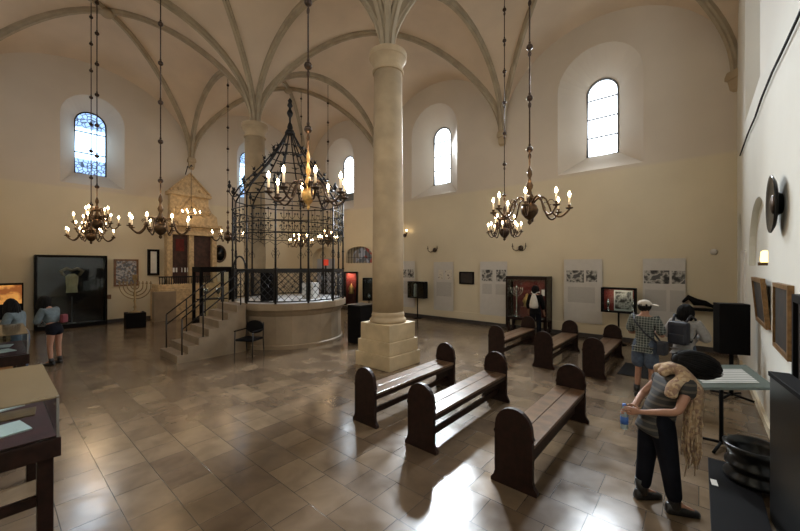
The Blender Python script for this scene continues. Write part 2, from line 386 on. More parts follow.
DAY = dict(north=(150, (.86, .94, 1), .5), south=(26, (.9, .95, 1), .5), west=(18, (.75, .88, 1), .5), east=(40, (.9, .95, 1), .5))
wcount = [0]
def window(side, c, N=None, m='sky', bars=3, vbar=False, wide_frame=.045, dark_foot=False):
    N = dict(NICHE, **(N or {})); T = to_wall(side); d = N['dep'] + .04
    wcount[0] += 1
    e = bpy.data.objects.new('window_%d' % wcount[0], None); C.objects.link(e); e['kind'] = 'structure'
    p = T @ Vector((c, d, N['iz0'])); e.location = p; Ti = Tr(*(-p))
    MB().prism(arch(c, N['ihw'], N['iz0'], N['izt']), d, d + .02).build('pane', m, e, Ti @ T)
    f = MB(); o = arch(c, N['ihw'], N['iz0'], N['izt'])
    f.tube([(u, d - .02, z) for u, z in o], wide_frame, 6, closed=True)
    h = N['izt'] - N['iz0']
    for i in range(bars):
        z = N['iz0'] + h * (i + 1) / (bars + 1); f.box(c - N['ihw'], c + N['ihw'], d - .03, d, z - .02, z + .02)
    if vbar: f.box(c - .015, c + .015, d - .03, d, N['iz0'], N['izt'])
    if dark_foot: f.box(c - N['ihw'], c + N['ihw'], d - .05, d, N['iz0'], N['iz0'] + .42)
    f.build('window_frame', 'iron' if side == 'west' else 'greyframe', e, Ti @ T)
    pw, col, tilt = DAY[side]; az = 0
    if side == 'north' and abs(c - XC[1]) < .1: pw *= 5.2; az = .42     # the brightest window, its light falls towards the benches
    if side == 'north' and c > -4: pw *= 2.2
    if side == 'north' and c < -12: pw *= .5
    L = bpy.data.lights.new('daylight', 'AREA'); L.shape = 'RECTANGLE'; L.size = N['ihw'] * 1.9; L.size_y = N['izt'] - N['iz0']; L.energy = pw; L.color = col; L.spread = math.radians(75 if az else 100)
    lo = bpy.data.objects.new('daylight', L); C.objects.link(lo)
    # shines inward and down, as skylight does through a high window
    dirv = (T.to_3x3() @ Vector((math.sin(az) * math.cos(tilt), -math.cos(az) * math.cos(tilt), -math.sin(tilt)))).normalized()
    lo.rotation_euler = dirv.to_track_quat('-Z', 'Y').to_euler(); lo.location = T @ Vector((c, d - .06, (N['iz0'] + N['izt']) / 2))
    return e

gate_open = arch(-13.53, 1.0, 2.42, 3.3, asp=.45)
blind = arch(-16.5, 1.05, .0, 3.35, asp=.7)
make_wall('north', XL - 1.15, XR + 1.15, [niche_cut(c) for c in XC] + [[(gate_open, -.05), (gate_open, .6)], [(arch(-16.5, 1.05, .02, 3.35, asp=.7), -.05), (arch(-16.5, 1.05, .02, 3.35, asp=.7), .35)]])
WN = dict(hw=.96, z0=5.42, zt=8.95, ihw=.49, iz0=5.98, izt=8.5)
make_wall('west', YS - 1.15, YN + 1.15, [niche_cut(2.65, WN), niche_cut(9.2, WN)])
lun = arch(8.45, 1.25, 2.3, 3.45, asp=.95); slot = arch(11.75, .45, .02, 3.55)
make_wall('east', YS - 1.15, YN + 1.15, [niche_cut(9.25), niche_cut(2.4), [(lun, -.05), (lun, .09)], [(slot, -.05), (slot, .5)]])
make_wall('south', XL - 1.15, XR + 1.15, [niche_cut(c) for c in XC])
for c in XC: window('north', c, dark_foot=(c < -15))
window('west', 2.65, WN, 'leaded', 2, False, .04)
window('west', 9.2, WN, 'leaded', 2, False, .04)
window('east', 9.25); window('east', 2.4)
MB().prism(arch(11.75, .45, .03, 3.54), XR + .42, XR + .46, 'X').build('doorway_dark_plane', 'blackp')['kind'] = 'structure'  # dark plane added inside the doorway slot to give its darkness
for c in XC: window('south', c)  # unseen south windows, added as fill light for the north wall

# vault webs
def vault_pq(p, q):
    p = max(-1, min(1, p)); q = max(-1, min(1, q))
    return SPR + RISE * max(math.sqrt(1 - p * p), math.sqrt(1 - q * q)) + DOME * (1 - p * p) * (1 - q * q)
def vault_z(x, y):
    i = 0 if x > XE[1] else (1 if x > XE[2] else 2); j = 0 if y < YE[1] else 1
    cx, hx = (XE[i] + XE[i + 1]) / 2, abs(XE[i + 1] - XE[i]) / 2; cy, hy = (YE[j] + YE[j + 1]) / 2, (YE[j + 1] - YE[j]) / 2
    return vault_pq((x - cx) / hx, (y - cy) / hy)
v = MB(); NV = 28
for i in range(3):
    for j in range(2):
        cx, hx = (XE[i] + XE[i + 1]) / 2, abs(XE[i + 1] - XE[i]) / 2; cy, hy = (YE[j] + YE[j + 1]) / 2, (YE[j + 1] - YE[j]) / 2
        S = [math.sin(-PI / 2 + PI * k / NV) for k in range(NV + 1)]
        G = [[v.b.verts.new((cx + hx * p, cy + hy * q, vault_pq(p, q))) for q in S] for p in S]
        for a in range(NV):
            for b in range(NV):
                q4 = (G[a][b], G[a + 1][b], G[a + 1][b + 1], G[a][b + 1])
                same = (a < NV // 2) == (b < NV // 2)
                tris = ((0, 1, 2), (0, 2, 3)) if same else ((0, 1, 3), (1, 2, 3))
                for t in tris: v.b.faces.new([q4[k] for k in t]).smooth = True
bmesh.ops.remove_doubles(v.b, verts=v.b.verts, dist=.0005)
ceil = v.build('ceiling', 'vault'); ceil['kind'] = 'structure'
MB().box(XL - 1.15, XR + 1.15, YS - 1.15, YN + 1.15, 11.3, 11.5).build('roof_slab', 'vault')['kind'] = 'structure'

def rib(path, w=.082, h=.15):
    """sweep a chamfered section along a path that lies in one vertical plane"""
    P = [Vector(p) for p in path]; hd = (P[-1] - P[0]); hd.z = 0; hd.normalize(); side = Vector((-hd.y, hd.x, 0)); loops = []
    for i, p in enumerate(P):
        t = (P[min(i + 1, len(P) - 1)] - P[max(i - 1, 0)]).normalized(); n = side.cross(t).normalized()
        if n.z > 0: n = -n
        if abs(n.z) < 1e-3: n = n
        sec = [(-w, -.06), (w, -.06), (w, h * .45), (w * .55, h * .6), (w * .5, h), (-w * .5, h), (-w * .55, h * .6), (-w, h * .45)]
        loops.append([p + side * a + n * b for a, b in sec])
    return MB().loft(loops)
ribs = []
NR = 36
for i in range(3):
    for j in range(2):
        x0, x1, y0, y1 = XE[i + 1], XE[i], YE[j], YE[j + 1]; cx, cy = (x0 + x1) / 2, (y0 + y1) / 2; hx, hy = (x1 - x0) / 2, (y1 - y0) / 2
        for sg in (1, -1):
            pth = []
            for k in range(NR + 1):
                p = math.sin(-PI / 2 * .985 + PI * .985 * k / NR); pth.append((cx + hx * p, cy + sg * hy * p, vault_pq(p, p)))
            rib(pth).build('rib', 'rib', ceil)
        MB().lathe([(0, -.14), (.13, -.12), (.2, -.05), (.2, .05), (.0, .06)], (cx, cy, SPR + RISE + DOME - .14), 16).build('boss', 'rib', ceil)
for i in (1, 2):
    for j in (0, 1):
        cy, hy = (YE[j] + YE[j + 1]) / 2, (YE[j + 1] - YE[j]) / 2
        rib([(XE[i], cy + hy * math.sin(a), SPR + RISE * math.cos(a)) for a in [-PI / 2 * .985 + PI * .985 * k / NR for k in range(NR + 1)]], .095, .16).build('rib', 'rib', ceil)
for i in range(3):
    cx, hx = (XE[i] + XE[i + 1]) / 2, abs(XE[i] - XE[i + 1]) / 2
    rib([(cx + hx * math.sin(a), YE[1], SPR + RISE * math.cos(a)) for a in [-PI / 2 * .985 + PI * .985 * k / NR for k in range(NR + 1)]], .095, .16).build('rib', 'rib', ceil)
# corbels under the springings
for (x, y, a) in [(XE[1], YN, 0), (XE[2], YN, 0), (XL, YE[1], PI / 2), (XR, YE[1], -PI / 2), (XE[1], YS, PI), (XE[2], YS, PI), (XR, YN, -PI / 4), (XL, YN, PI / 4), (XL, YS, 3 * PI / 4), (XR, YS, -3 * PI / 4)]:
    m = MB()
    m.loft([[(-w, .05, z), (w, .05, z), (w, -d, z), (-w, -d, z)] for w, d, z in ((.08, .05, 6.78), (.12, .1, 6.85), (.13, .13, 7.08), (.17, .17, 7.11), (.17, .17, 7.2), (.14, .14, 7.32))])
    m.build('corbel', 'column', ceil, Tr(x, y, 0) @ Rz(a))

# baseboards and ledge
def strip(name, x0, x1, y0, y1, z0, z1, m): MB().box(x0, x1, y0, y1, z0, z1).build(name, m)['kind'] = 'structure'
strip('baseboard_north', -15.4, XR, YN - .12, YN, 0, .13, 'baseboard')
strip('trim_1', -15.4, XR, YN - .06, YN, .13, .42, 'wall')
strip('baseboard_west', XL, XL + .05, 3.0, YN, 0, .13, 'baseboard')
strip('baseboard_east', XR - .04, XR, YS, 11.2, 0, .12, 'wall')

# ------------------------------------------------------------------ columns
def column(x, y, label):
    t = thing('stone_column', label, 'column', (x, y, 0))
    m = MB().box(-.54, .54, -.54, .54, 0, .31, bev=.015).box(-.5, .5, -.5, .5, .31, .6, bev=.015).box(-.455, .455, -.455, .455, .6, .98, bev=.02)
    m.build('pedestal', 'pedestal', t)
    MB().lathe([(.41, .98), (.43, 1.01), (.42, 1.06), (.39, 1.09), (.38, 1.13), (.39, 1.15), (.375, 1.19), (.365, 1.24)], n=32).build('base_moulding', 'column', t)
    MB().lathe([(.368, 1.2), (.365, 2.5), (.35, 4.5), (.33, 6.85)], n=32).build('shaft', 'column', t)
    MB().lathe([(.33, 6.8), (.365, 6.81), (.37, 6.85), (.34, 6.87), (.34, 6.96), (.37, 7.03), (.42, 7.12), (.44, 7.14), (.44, 7.27), (.28, 7.29), (.18, 7.4)], n=40, smooth=False).build('capital', 'column', t)
column(-5.58, 6.1, 'tall round stone column on a stepped square pedestal beside the front row of benches')
column(-11.98, 6.1, 'tall round stone column rising behind the wrought iron canopy')

# ------------------------------------------------------------------ benches
def end_outline():
    pts = [(-.245, 0), (-.245, .035), (-.215, .075), (-.20, .12), (-.20, .52), (-.215, .545), (-.20, .57), (-.195, .62)]
    for k in range(1, 12):
        a = PI - PI * k / 12; pts.append((.195 * math.cos(a), .62 + .2 * math.sin(a)))
    return pts + [(-x, z) for x, z in pts[:8][::-1]]
def make_bench(label, loc):
    t = thing('bench', label, 'bench', loc, 0, 'dark wooden benches with round-topped ends')
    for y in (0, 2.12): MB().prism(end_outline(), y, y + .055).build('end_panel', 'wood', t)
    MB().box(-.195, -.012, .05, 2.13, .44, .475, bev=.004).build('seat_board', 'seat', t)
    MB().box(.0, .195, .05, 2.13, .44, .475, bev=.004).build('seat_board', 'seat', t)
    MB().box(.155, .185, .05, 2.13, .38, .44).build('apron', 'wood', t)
    MB().box(.03, .065, .05, 2.13, .12, .2).build('stretcher', 'wood', t)
    return t
b0 = make_bench('dark wooden bench nearest the stone column pedestal, seat lit by window', (-3.69, 3.52, 0))
dup(b0, (-2.66, 3.5, 0), 0, 'middle bench of the near row, white light under its seat')
dup(b0, (-1.46, 3.5, 0), 0, 'near row bench closest to the bending woman, brown seat')
dup(b0, (-3.8, 8.08, 0), 0, 'far row bench reaching towards the large red-lined showcase')
dup(b0, (-2.66, 8.06, 0), 0, 'middle bench of the far row')
dup(b0, (-1.65, 8.02, 0), 0, 'far row bench beside the man in the pale cap')

# ------------------------------------------------------------------ bimah
BX, BY = -9.9, 6.2; NB = 12; RB = 1.67
bim = thing('bimah_platform', 'round stone platform with an iron crown canopy between the two columns', 'platform', (BX, BY, 0))
rot = PI / 12
MB().lathe([(1.66, 0), (1.66, .1), (1.62, .12), (1.6, .9), (1.64, .95), (1.68, 1.02), (1.75, 1.08), (1.76, 1.25), (.001, 1.25)], n=24, rot=rot, smooth=False).build('stone_drum', 'bimah_stone', bim)
MB().lathe([(1.62, 1.25), (1.62, 1.262), (.001, 1.262)], n=24, rot=rot).build('marble_floor', 'bimah_floor', bim)
V = [Vector((RB * math.cos(rot + 2 * PI * k / NB), RB * math.sin(rot + 2 * PI * k / NB), 0)) for k in range(NB)]
ZT = 4.3
for k in range(NB):
    p = V[k]; a = rot + 2 * PI * k / NB
    m = MB().cyl((p.x, p.y, 1.25), (p.x, p.y, ZT), .03, .022, 8)
    for z in (1.3, 2.2, 2.75, 3.2, 3.52, 3.93): m.lathe([(.0, -.04), (.038, -.015), (.038, .015), (0, .04)], (p.x, p.y, z), 8)
    # leafy finial outside the crown foot
    q = p * 1.05
    m.tube([(p.x, p.y, ZT), (q.x, q.y, ZT + .12), (q.x, q.y, ZT + .32)], [.018, .014, .01], 6)
    m.lathe([(0, 0), (.05, .06), (.06, .1), (.02, .16), (.035, .2), (0, .26)], (q.x, q.y, ZT + .22), 8)
    for sgn in (1, -1):
        tv = Vector((-math.sin(a), math.cos(a), 0)) * sgn
        m.tube([p + Vector((0, 0, 2.62)), p + tv * .07 + Vector((0, 0, 2.72)), p + tv * .11 + Vector((0, 0, 2.62)), p + tv * .07 + Vector((0, 0, 2.56))], .008, 5)
    m.build('post', 'iron', bim)
def hoop(r, z, rad, name='hoop'):
    MB().tube([(r * math.cos(2 * PI * k / 24 + rot), r * math.sin(2 * PI * k / 24 + rot), z) for k in range(24)] if r < 1.5 else [V[k] / RB * r + Vector((0, 0, z)) for k in range(NB)], rad, 6, closed=True).build(name, 'iron', bim)
for z in (3.2, 3.52, 3.95): hoop(RB, z, .016)
hoop(RB, ZT, .02); 
prof = [(1.67, 4.3), (1.5, 4.6), (1.2, 4.95), (.87, 5.33), (.58, 5.72), (.32, 6.1), (.15, 6.42), (.1, 6.6)]
for r, z in ((1.5, 4.6), (1.2, 4.95), (.58, 5.72)): hoop(r, z, .016)
for k in range(NB):
    a = rot + 2 * PI * k / NB
    m = MB(); pts = [(r * math.cos(a), r * math.sin(a), z) for r, z in prof]; m.tube(pts, [.024, .024, .024, .022, .022, .02, .018, .018], 6)
    for (r, z) in ((1.58, 4.45), (1.35, 4.78), (1.03, 5.14), (.73, 5.52), (.45, 5.9)):
        c = Vector(((r + .05) * math.cos(a), (r + .05) * math.sin(a), z + .07))
        m.ball(c, .045, n=8); m.tube([c, c + Vector((math.cos(a) * .07, math.sin(a) * .07, .08))], [.012, .006], 5)
        m.tube([c + Vector((-math.sin(a), math.cos(a), 0)) * .12 + Vector((0, 0, .03)), c, c - Vector((-math.sin(a), math.cos(a), 0)) * .12 + Vector((0, 0, .03))], .014, 5)
    m.build('crown_rib', 'iron', bim)
MB().lathe([(.0, 6.42), (.15, 6.46), (.16, 6.52), (.08, 6.62), (.09, 6.7), (.06, 6.8), (.03, 6.86), (.035, 7.0), (.08, 7.08), (.10, 7.15), (.07, 7.22), (.04, 7.27), (.04, 7.32), (.09, 7.38), (.05, 7.48), (.07, 7.54), (0, 7.64)], n=14).build('finial', 'iron', bim)
for k in range(NB):   # scroll work between the hoops and railing below
    p, q = V[k], V[(k + 1) % NB]; L = (q - p).length; ang = math.atan2(q.y - p.y, q.x - p.x); T = Tr(p.x, p.y, 0) @ Rz(ang)
    m = MB()
    for zc, zt in ((3.2, 3.52), (3.52, 3.95)):
        for f in (.25, .5, .75):
            x = L * f; m.cyl((x, 0, zc), (x, 0, zc + (zt - zc) * .8), .008, .008, 5)
            m.ball((x, 0, zc + (zt - zc) * .82), .028, n=6)
            for s_ in (1, -1):
                m.tube([(x, 0, zc + .06), (x + s_ * .06, 0, zc + .12), (x + s_ * .075, 0, zc + .19)], .007, 5); m.ball((x + s_ * .075, 0, zc + .2), .024, n=6)
    m.tube([(0, 0, 3.02), (L * .25, 0, 3.16), (L * .5, 0, 3.04), (L * .75, 0, 3.16), (L, 0, 3.02)], .009, 5)
    m.cyl((L * .5, 0, 2.95), (L * .5, 0, 4.3), .009, .009, 5)
    m.build('scroll_band', 'iron', bim, T)
    if k in (8,):   # entrance side
        g = MB().tube([(L * .08, 0, 1.27), (L * .08, 0, 2.2)] + [(L * .5 - L * .42 * math.cos(PI * i / 10), 0, 2.2 + .36 * math.sin(PI * i / 10)) for i in range(1, 10)] + [(L * .92, 0, 2.2), (L * .92, 0, 1.27)], .025, 6)
        g.build('entrance_arch', 'iron', bim, T); continue
    m = MB().box(0, L, -.02, .02, 2.1, 2.19).box(0, L, -.015, .015, 1.29, 1.325).box(.03, .06, -.015, .015, 1.3, 2.1).box(L - .06, L - .03, -.015, .015, 1.3, 2.1)
    x0, x1, z0, z1 = .06, L - .06, 1.32, 2.1; st = .2
    def clip(xa, za, dx, dz):
        tmax = min((x1 - xa) / dx if dx > 0 else (x0 - xa) / dx, (z1 - za) / dz); return (xa + dx * tmax, za + dz * tmax)
    s0 = z0 - (x1 - x0)
    zz = s0
    while zz < z1:
        # rising lattice bars, both ways
        for d_ in (1, -1):
            xa = x0 if d_ > 0 else x1; za = zz; xs, zs = xa, za
            if za < z0: xs = xa + d_ * (z0 - za); zs = z0
            ze = min(z1, za + (x1 - x0)); xe = xa + d_ * (ze - za)
            if ze - zs > .03: m.cyl((xs, 0, zs), (xe, 0, ze), .008, .008, 5)
        zz += st
    for i in range(3): m.lathe([(0, -.035), (.03, 0), (0, .035)], (L * (.25 + .25 * i), 0, 1.71), 6)
    m.build('railing_panel', 'iron', bim, T)
# things on the platform
t = thing('reading_desk', 'black slant-topped reading desk standing inside the iron railing', 'desk', (BX + .05, BY - .75, 1.262), -.6)
MB().box(-.34, .34, -.2, .2, 0, .85).build('body', 'blackp', t); MB().box(-.38, .38, -.26, .26, 0, .04, Tr(0, 0, .87) @ Rx(.25)).build('top', 'wood', t)
t = thing('draped_table', 'small table under a pale cloth inside the iron railing', 'table', (BX + .6, BY + .35, 1.262), .4)
MB().box(-.2, .2, -.18, .18, 0, .5, bev=.03).build('cloth', 'panelgrey', t)

# staircase (rises towards +Y)
sx0, sx1, sy0, sy1 = -10.5, -9.25, 2.83, 4.46
st = thing('stone_staircase', 'stone steps with thin iron handrails climbing to the round platform', 'staircase', ((sx0 + sx1) / 2, sy0, 0))
nst = 7; rise = 1.25 / nst; run = (sy1 - sy0) / nst; hw = (sx1 - sx0) / 2
poly = [(0, 0)]
for k in range(nst): poly += [(k * run, (k + 1) * rise), ((k + 1) * run, (k + 1) * rise)]
poly += [(nst * run, 0)]
MB().prism(poly, -hw, hw, 'X').build('steps', 'stairstone', st)
for s_ in (-1, 1):
    x = s_ * (hw - .06); m = MB()
    for zoff in (.86, .6):
        m.tube([(x, .12, rise + zoff), (x, nst * run - .1, 1.25 + zoff)] if zoff < .8 else [(x, .12, rise + zoff), (x, nst * run - .15, 1.25 + zoff), (x, nst * run - .02, 1.25 + zoff + .02)], .017, 8)
    for k in (0, 2, 4, 6): y = k * run + .12; m.cyl((x, y, (k + 1) * rise), (x, y, (k + 1) * rise + .86 - (.0 if k else .0)), .017, .017, 8)
    m.build('handrail', 'iron', st)

# ------------------------------------------------------------------ chandeliers
def teardrop(m, c, h=.075, r=.019): m.lathe([(r * .5, 0), (r, h * .3), (r * .85, h * .55), (r * .35, h * .85), (.001, h)], c, 8)
def chandelier(label, x, y, zb, r, n1=8, n2=6, cm='brass', r2=None, gold=False, scale=1.0, group='candle-bulb chandeliers on long chains', ph=0.0):
    """zb = height of the lowest knob"""
    zt = vault_z(x, y) - .02
    t = thing('chandelier', label, 'chandelier', (x, y, zb), 0, group)
    s = scale; H = 1.0 * s
    stem = [(0, -.02), (.03, 0), (.045, .03), (.025, .06), (.09, .1), (.15, .17), (.165, .23), (.14, .3), (.07, .35), (.04, .38), (.07, .41), (.085, .45), (.05, .5), (.035, .56), (.06, .6), (.07, .64), (.04, .7), (.025, .76), (.05, .82), (.045, .88), (.02, .94), (.0, 1.0)]
    MB().lathe([(a * s * (.62 if gold else .85), b * s) for a, b in stem], n=18).build('stem', 'gold' if gold else cm, t)
    # chain of rods and knobs
    m = MB().cyl((0, 0, H - .02), (0, 0, zt - zb), .0125, .0125, 6); m.build('chain', 'bronze', t)
    z = H + .25
    while z < zt - zb - .2:
        k = MB().ball((0, 0, z), .055, (1, 1, .95), 10).lathe([(0, .05), (.02, .06), (.02, .09), (0, .1)], (0, 0, z), 8)
        k.tube([(0.022 * math.cos(a), 0, z - .115 + .045 * math.sin(a)) for a in [2 * PI * i / 8 for i in range(8)]], .009, 5, closed=True)
        k.build('chain_knob', 'bronze', t); z += .857
    def tier(n, R, z0, ze, ph):
        ref = None
        for i in range(n):
            a = ph + 2 * PI * i / n
            if ref is None:
                m = MB(); dz = ze - z0
                pts = []
                for k in range(15):
                    u = k / 14; rr = .06 * s + (R - .06 * s) * u
                    zz = z0 + dz * u + .13 * s * math.sin(PI * min(1, u * 2.0)) * (1 if u < .5 else 0) - .15 * s * math.sin(PI * max(0, (u - .4) / .6))
                    pts.append((rr, 0, zz))
                pts.append((R, 0, ze + .02)); m.tube(pts, .0165 * max(s, .8), 6)
                m.tube([(R * .55 + .045 * math.cos(b), 0, z0 - .0 + .045 * math.sin(b)) for b in [i2 * .7 for i2 in range(8)]], .007, 5)
                arm = m.build('arm', cm, t)
                MB().lathe([(.012, 0), (.05, .012), (.062, .03), (.02, .03), (.022, .06), (.03, .075), (.018, .08)], (R, 0, ze), 10).build('drip_pan', cm, arm)
                MB().cyl((R, 0, ze + .07), (R, 0, ze + .205), .0145, .0135, 8).build('candle_tube', 'candle', arm)
                b = MB(); teardrop(b, (R, 0, ze + .205), .09, .023); b.build('bulb', 'bulb', arm)
                arm.rotation_euler = (0, 0, a); ref = arm
            else:
                c2 = dup(ref, (0, 0, 0), a)
    tier(n1, r, .34 * s, .20 * s, ph)
    if n2: tier(n2, r2 or r * .6, .56 * s, .42 * s, ph + .3)
    L = bpy.data.lights.new('candle_light', 'POINT'); L.color = (1, .66, .36); L.energy = BULB_W * (n1 + n2); L.shadow_soft_size = .14
    lo = bpy.data.objects.new('candle_light', L); C.objects.link(lo); lo.parent = t; lo.location = (0, 0, .62 * s + .15)
    return t
chandelier('brass chandelier in front of the leaded window, lower and farther of the pair', -14.8, 2.1, 3.0, .60, 8, 6, ph=.2)
chandelier('brass chandelier in front of the leaded window, nearer of the pair', -12.8, 1.94, 3.25, .48, 6, 4, ph=.5)
chandelier('wide brass chandelier hanging in front of the ark pediment', -8.95, 2.42, 2.9, .56, 8, 0, ph=.1)
chandelier('dark chandelier hanging between the ark and the iron canopy', -14.5, 6.25, 3.2, .6, 8, 0, 'bronze')
chandelier('large gilded chandelier in front of the iron canopy crown', -4.0, 2.78, 3.06, .5, 8, 0, 'bronze', gold=True, ph=.35, scale=.82)
chandelier('small far chandelier seen through the middle of the iron cage', -14.6, 9.75, 3.1, .55, 8, 5)
chandelier('small far chandelier seen behind the right side of the iron cage', -12.6, 9.8, 3.15, .42, 8, 4)
chandelier('small dark chandelier hanging just beyond the largest brass one', -4.1, 9.26, 3.0, .44, 8, 5, 'bronze', ph=.3)
chandelier('large brass chandelier with scrolled arms hanging above the far benches', -2.16, 5.88, 3.0, .6, 8, 0, ph=.25)

# ring lamp on a bracket in front of the ark
t = thing('hanging_ring_lamp', 'ring of small candle bulbs hung from an iron bracket before the ark', 'lamp', (-17.0, 5.75, 4.55))
MB().tube([(.36 * math.cos(2 * PI * k / 20), .36 * math.sin(2 * PI * k / 20), 0) for k in range(20)], .015, 6, closed=True).build('ring', 'brass', t)
MB().cyl((0, 0, .12), (0, 0, 2.15), .009, .009, 6).tube([(.36, 0, 0), (0, 0, .35), (-.36, 0, 0)], .007, 5).tube([(0, .36, 0), (0, 0, .35), (0, -.36, 0)], .007, 5).lathe([(0, -.2), (.06, -.14), (.03, -.05), (0, 0)], n=10).build('chain', 'iron', t)
MB().tube([(-1.0, .1, 1.95), (-.6, .06, 2.25), (-.2, 0, 2.1), (0, 0, 2.18), (.12, 0, 2.1)], .02, 6).build('bracket', 'iron', t)
for k in range(8):
    a = 2 * PI * k / 8; b = MB().cyl((.36 * math.cos(a), .36 * math.sin(a), .0), (.36 * math.cos(a), .36 * math.sin(a), .1), .014); o = b.build('candle_tube', 'candle', t)
    b = MB(); teardrop(b, (.36 * math.cos(a), .36 * math.sin(a), .1), .09, .024); b.build('bulb', 'bulb', o)

def sconce(label, x, z, lit):
    t = thing('wall_sconce', label, 'sconce', (x, YN, z))
    MB().lathe([(0, 0), (.09, .01), (.1, .04), (.04, .07), (0, .08)], n=12, T=Rx(PI / 2)).build('wall_plate', 'bronze', t)
    for s_ in (-1, 1):
        o = MB().tube([(0, -.06, -.02), (s_ * .12, -.16, -.1), (s_ * .22, -.2, -.04), (s_ * .24, -.2, .05)], .014, 6).lathe([(.01, 0), (.045, .015), (.02, .03), (.02, .07)], (s_ * .24, -.2, .04), 8).build('arm', 'bronze', t)
        MB().cyl((s_ * .24, -.2, .1), (s_ * .24, -.2, .17), .012).build('candle_tube', 'candle' if lit else 'bronze', o)
        if lit: b = MB(); teardrop(b, (s_ * .24, -.2, .17), .08, .022); b.build('bulb', 'bulb', o)
    return t
s1 = sconce('lit two-armed wall sconce right beside the near column shaft', -10.35, 3.7, True)
sconce('unlit wall sconce above the drawing panel', -8.68, 2.97, False)
sconce('unlit wall sconce below the two right-hand chandeliers', -4.9, 2.93, False)

# ------------------------------------------------------------------ ark on the west wall (parts' front faces look to +X)
ark = thing('torah_ark', 'tall carved stone ark with a pointed pediment on the far left wall', 'ark', (XL, 6.0, 0))
S = lambda y0, y1, x1, z0, z1, m=None: (m or MB()).box(0, x1, y0, y1, z0, z1, bev=.01)
m = S(-1.5, 1.4, 1.15, 0, 1.3); S(-1.45, 1.4, .95, 1.3, 1.5, m); m.build('base', 'arkstone', ark)
m = MB()
for y in (-.98, -.12 + .0, .88): S(y, y + .2, .42, 1.5, 3.7, m)
S(-.98, -.78, .5, 1.5, 1.7, m); S(.88, 1.08, .5, 1.5, 1.7, m); m.build('pilasters', 'arkstone', ark)
m = S(-1.12, 1.2, .5, 3.68, 3.86); S(-1.06, 1.14, .42, 3.86, 4.05, m); S(-1.18, 1.26, .6, 4.05, 4.2, m); m.build('entablature', 'arkstone', ark)
m = MB().prism([(-.85, 4.2), (-.85, 5.45), (.72, 5.45), (.72, 5.1), (.85, 4.8), (1.1, 4.6), (1.15, 4.2)], 0, .38, 'X')
m.build('attic', 'arkstone', ark)
m = S(-.95, .82, .5, 5.45, 5.6); m.build('cornice', 'arkstone', ark)
m = MB().prism([(-.92, 5.6), (.79, 5.6), (-.07, 6.5)], 0, .4, 'X'); m.tube([(.42, -.9, 5.62), (.42, -.07, 6.5), (.42, .77, 5.62)], .05, 6); m.build('pediment', 'arkstone', ark)
m = MB()
for i in range(7): m.ball((.4, -.6 + .19 * i, 4.9 + .12 * math.sin(i * 1.3)), .07, (.5, 1.3, .9), 8)
m.build('carved_relief', 'arkstone', ark)
MB().box(.12, .2, -.78, -.12, 1.5, 3.68).build('door', 'arkdoor', ark)
d2 = MB().box(.12, .2, .1, .88, 1.5, 3.68).build('door', 'arkdoor', ark)
MB().box(.2, .23, -.60, -.26, 2.95, 3.5).build('curtain', 'red', ark)
m = MB()
for i, (w_, h_) in enumerate(((.07, .2), (.06, .2), (0, 0), (.03, .2), (.06, .2), (.05, .2))):
    if w_: m.box(.235, .25, -.72 + i * .115, -.72 + i * .115 + w_, 2.0, 2.0 + h_)
m.build('white_strokes', 'white', ark)  # plain white strokes, not characters
m = MB()
for i in range(24):
    y = -1.4 + i * .085; m.box(.86, .89, y, y + .03, 1.5, 1.82)
m.box(.85, .9, -1.42, .62, 1.78, 1.84); m.build('iron_rail', 'iron', ark)
MB().box(1.0, 1.28, -1.7, -.9, 0, 1.22, bev=.01).build('plinth', 'bimah_stone', ark)

m = MB()
for k in range(14): m.box(.58, .64, -1.1 + k * .165, -1.02 + k * .165, 4.06, 4.14)
m.tube([(.40, -.6, 4.55), (.42, -.07, 5.35), (.40, .5, 4.55)], .035, 6)
for y in (-.8, .7): m.lathe([(.0, 0), (.1, .02), (.12, .06), (.06, .1), (.0, .11)], (0, 0, 0), 14, T=Tr(.38, y, 4.75) @ Ry(PI / 2))
for y, z in ((-.5, 5.75), (-.07, 6.0), (.35, 5.75)): m.ball((.4, y, z), .09, (.5, 1, 1), 10)
m.build('carved_frieze', 'arkstone', ark)
# lantern frame left of ark, oval mirror right of it
def framed(name, label, cat, side, u, z0, z1, w, m_in, m_fr, fw=.05, dep=.06, tilt=0, group=None):
    T = to_wall(side); p = T @ Vector((u, 0, z0)); ang = {'north': 0, 'west': PI / 2, 'east': -PI / 2, 'south': PI}[side]
    t = thing(name, label, cat, p, ang, group); h = z1 - z0
    R = Rx(tilt)
    f = MB().box(-w / 2, w / 2, -dep, 0, 0, fw).box(-w / 2, w / 2, -dep, 0, h - fw, h).box(-w / 2, -w / 2 + fw, -dep, 0, fw, h - fw).box(w / 2 - fw, w / 2, -dep, 0, fw, h - fw)
    f.build('frame', m_fr, t, R)
    MB().box(-w / 2 + fw, w / 2 - fw, -dep * .6, -.005, fw, h - fw).build('picture', m_in, t, R)
    return t
framed('wall_lantern', 'narrow glazed lantern frame beside the ark', 'lantern', 'west', 4.6, 1.88, 3.0, .42, 'paper', 'blackp', .09, .12)
framed('mosaic_picture', 'grey mosaic-like picture in a brown frame above the candelabrum', 'picture', 'west', 3.66, 1.45, 2.56, .82, 'mosaic', 'framewood', .07)
t = thing('oval_mirror', 'dark oval mirror hanging right of the ark', 'mirror', (XL + .0, 7.36, 2.88))
MB().lathe([(.0, 0), (.42, .0), (.44, .05), (.38, .09), (.34, .05), (0, .05)], n=24, T=Ry(PI / 2) @ Matrix.Diagonal((1, .75, 1, 1))).build('frame', 'bronze', t)
MB().lathe([(0, .055), (.33, .055), (0, .06)], n=24, T=Ry(PI / 2) @ Matrix.Diagonal((1, .75, 1, 1))).build('glass', 'blackgloss', t)

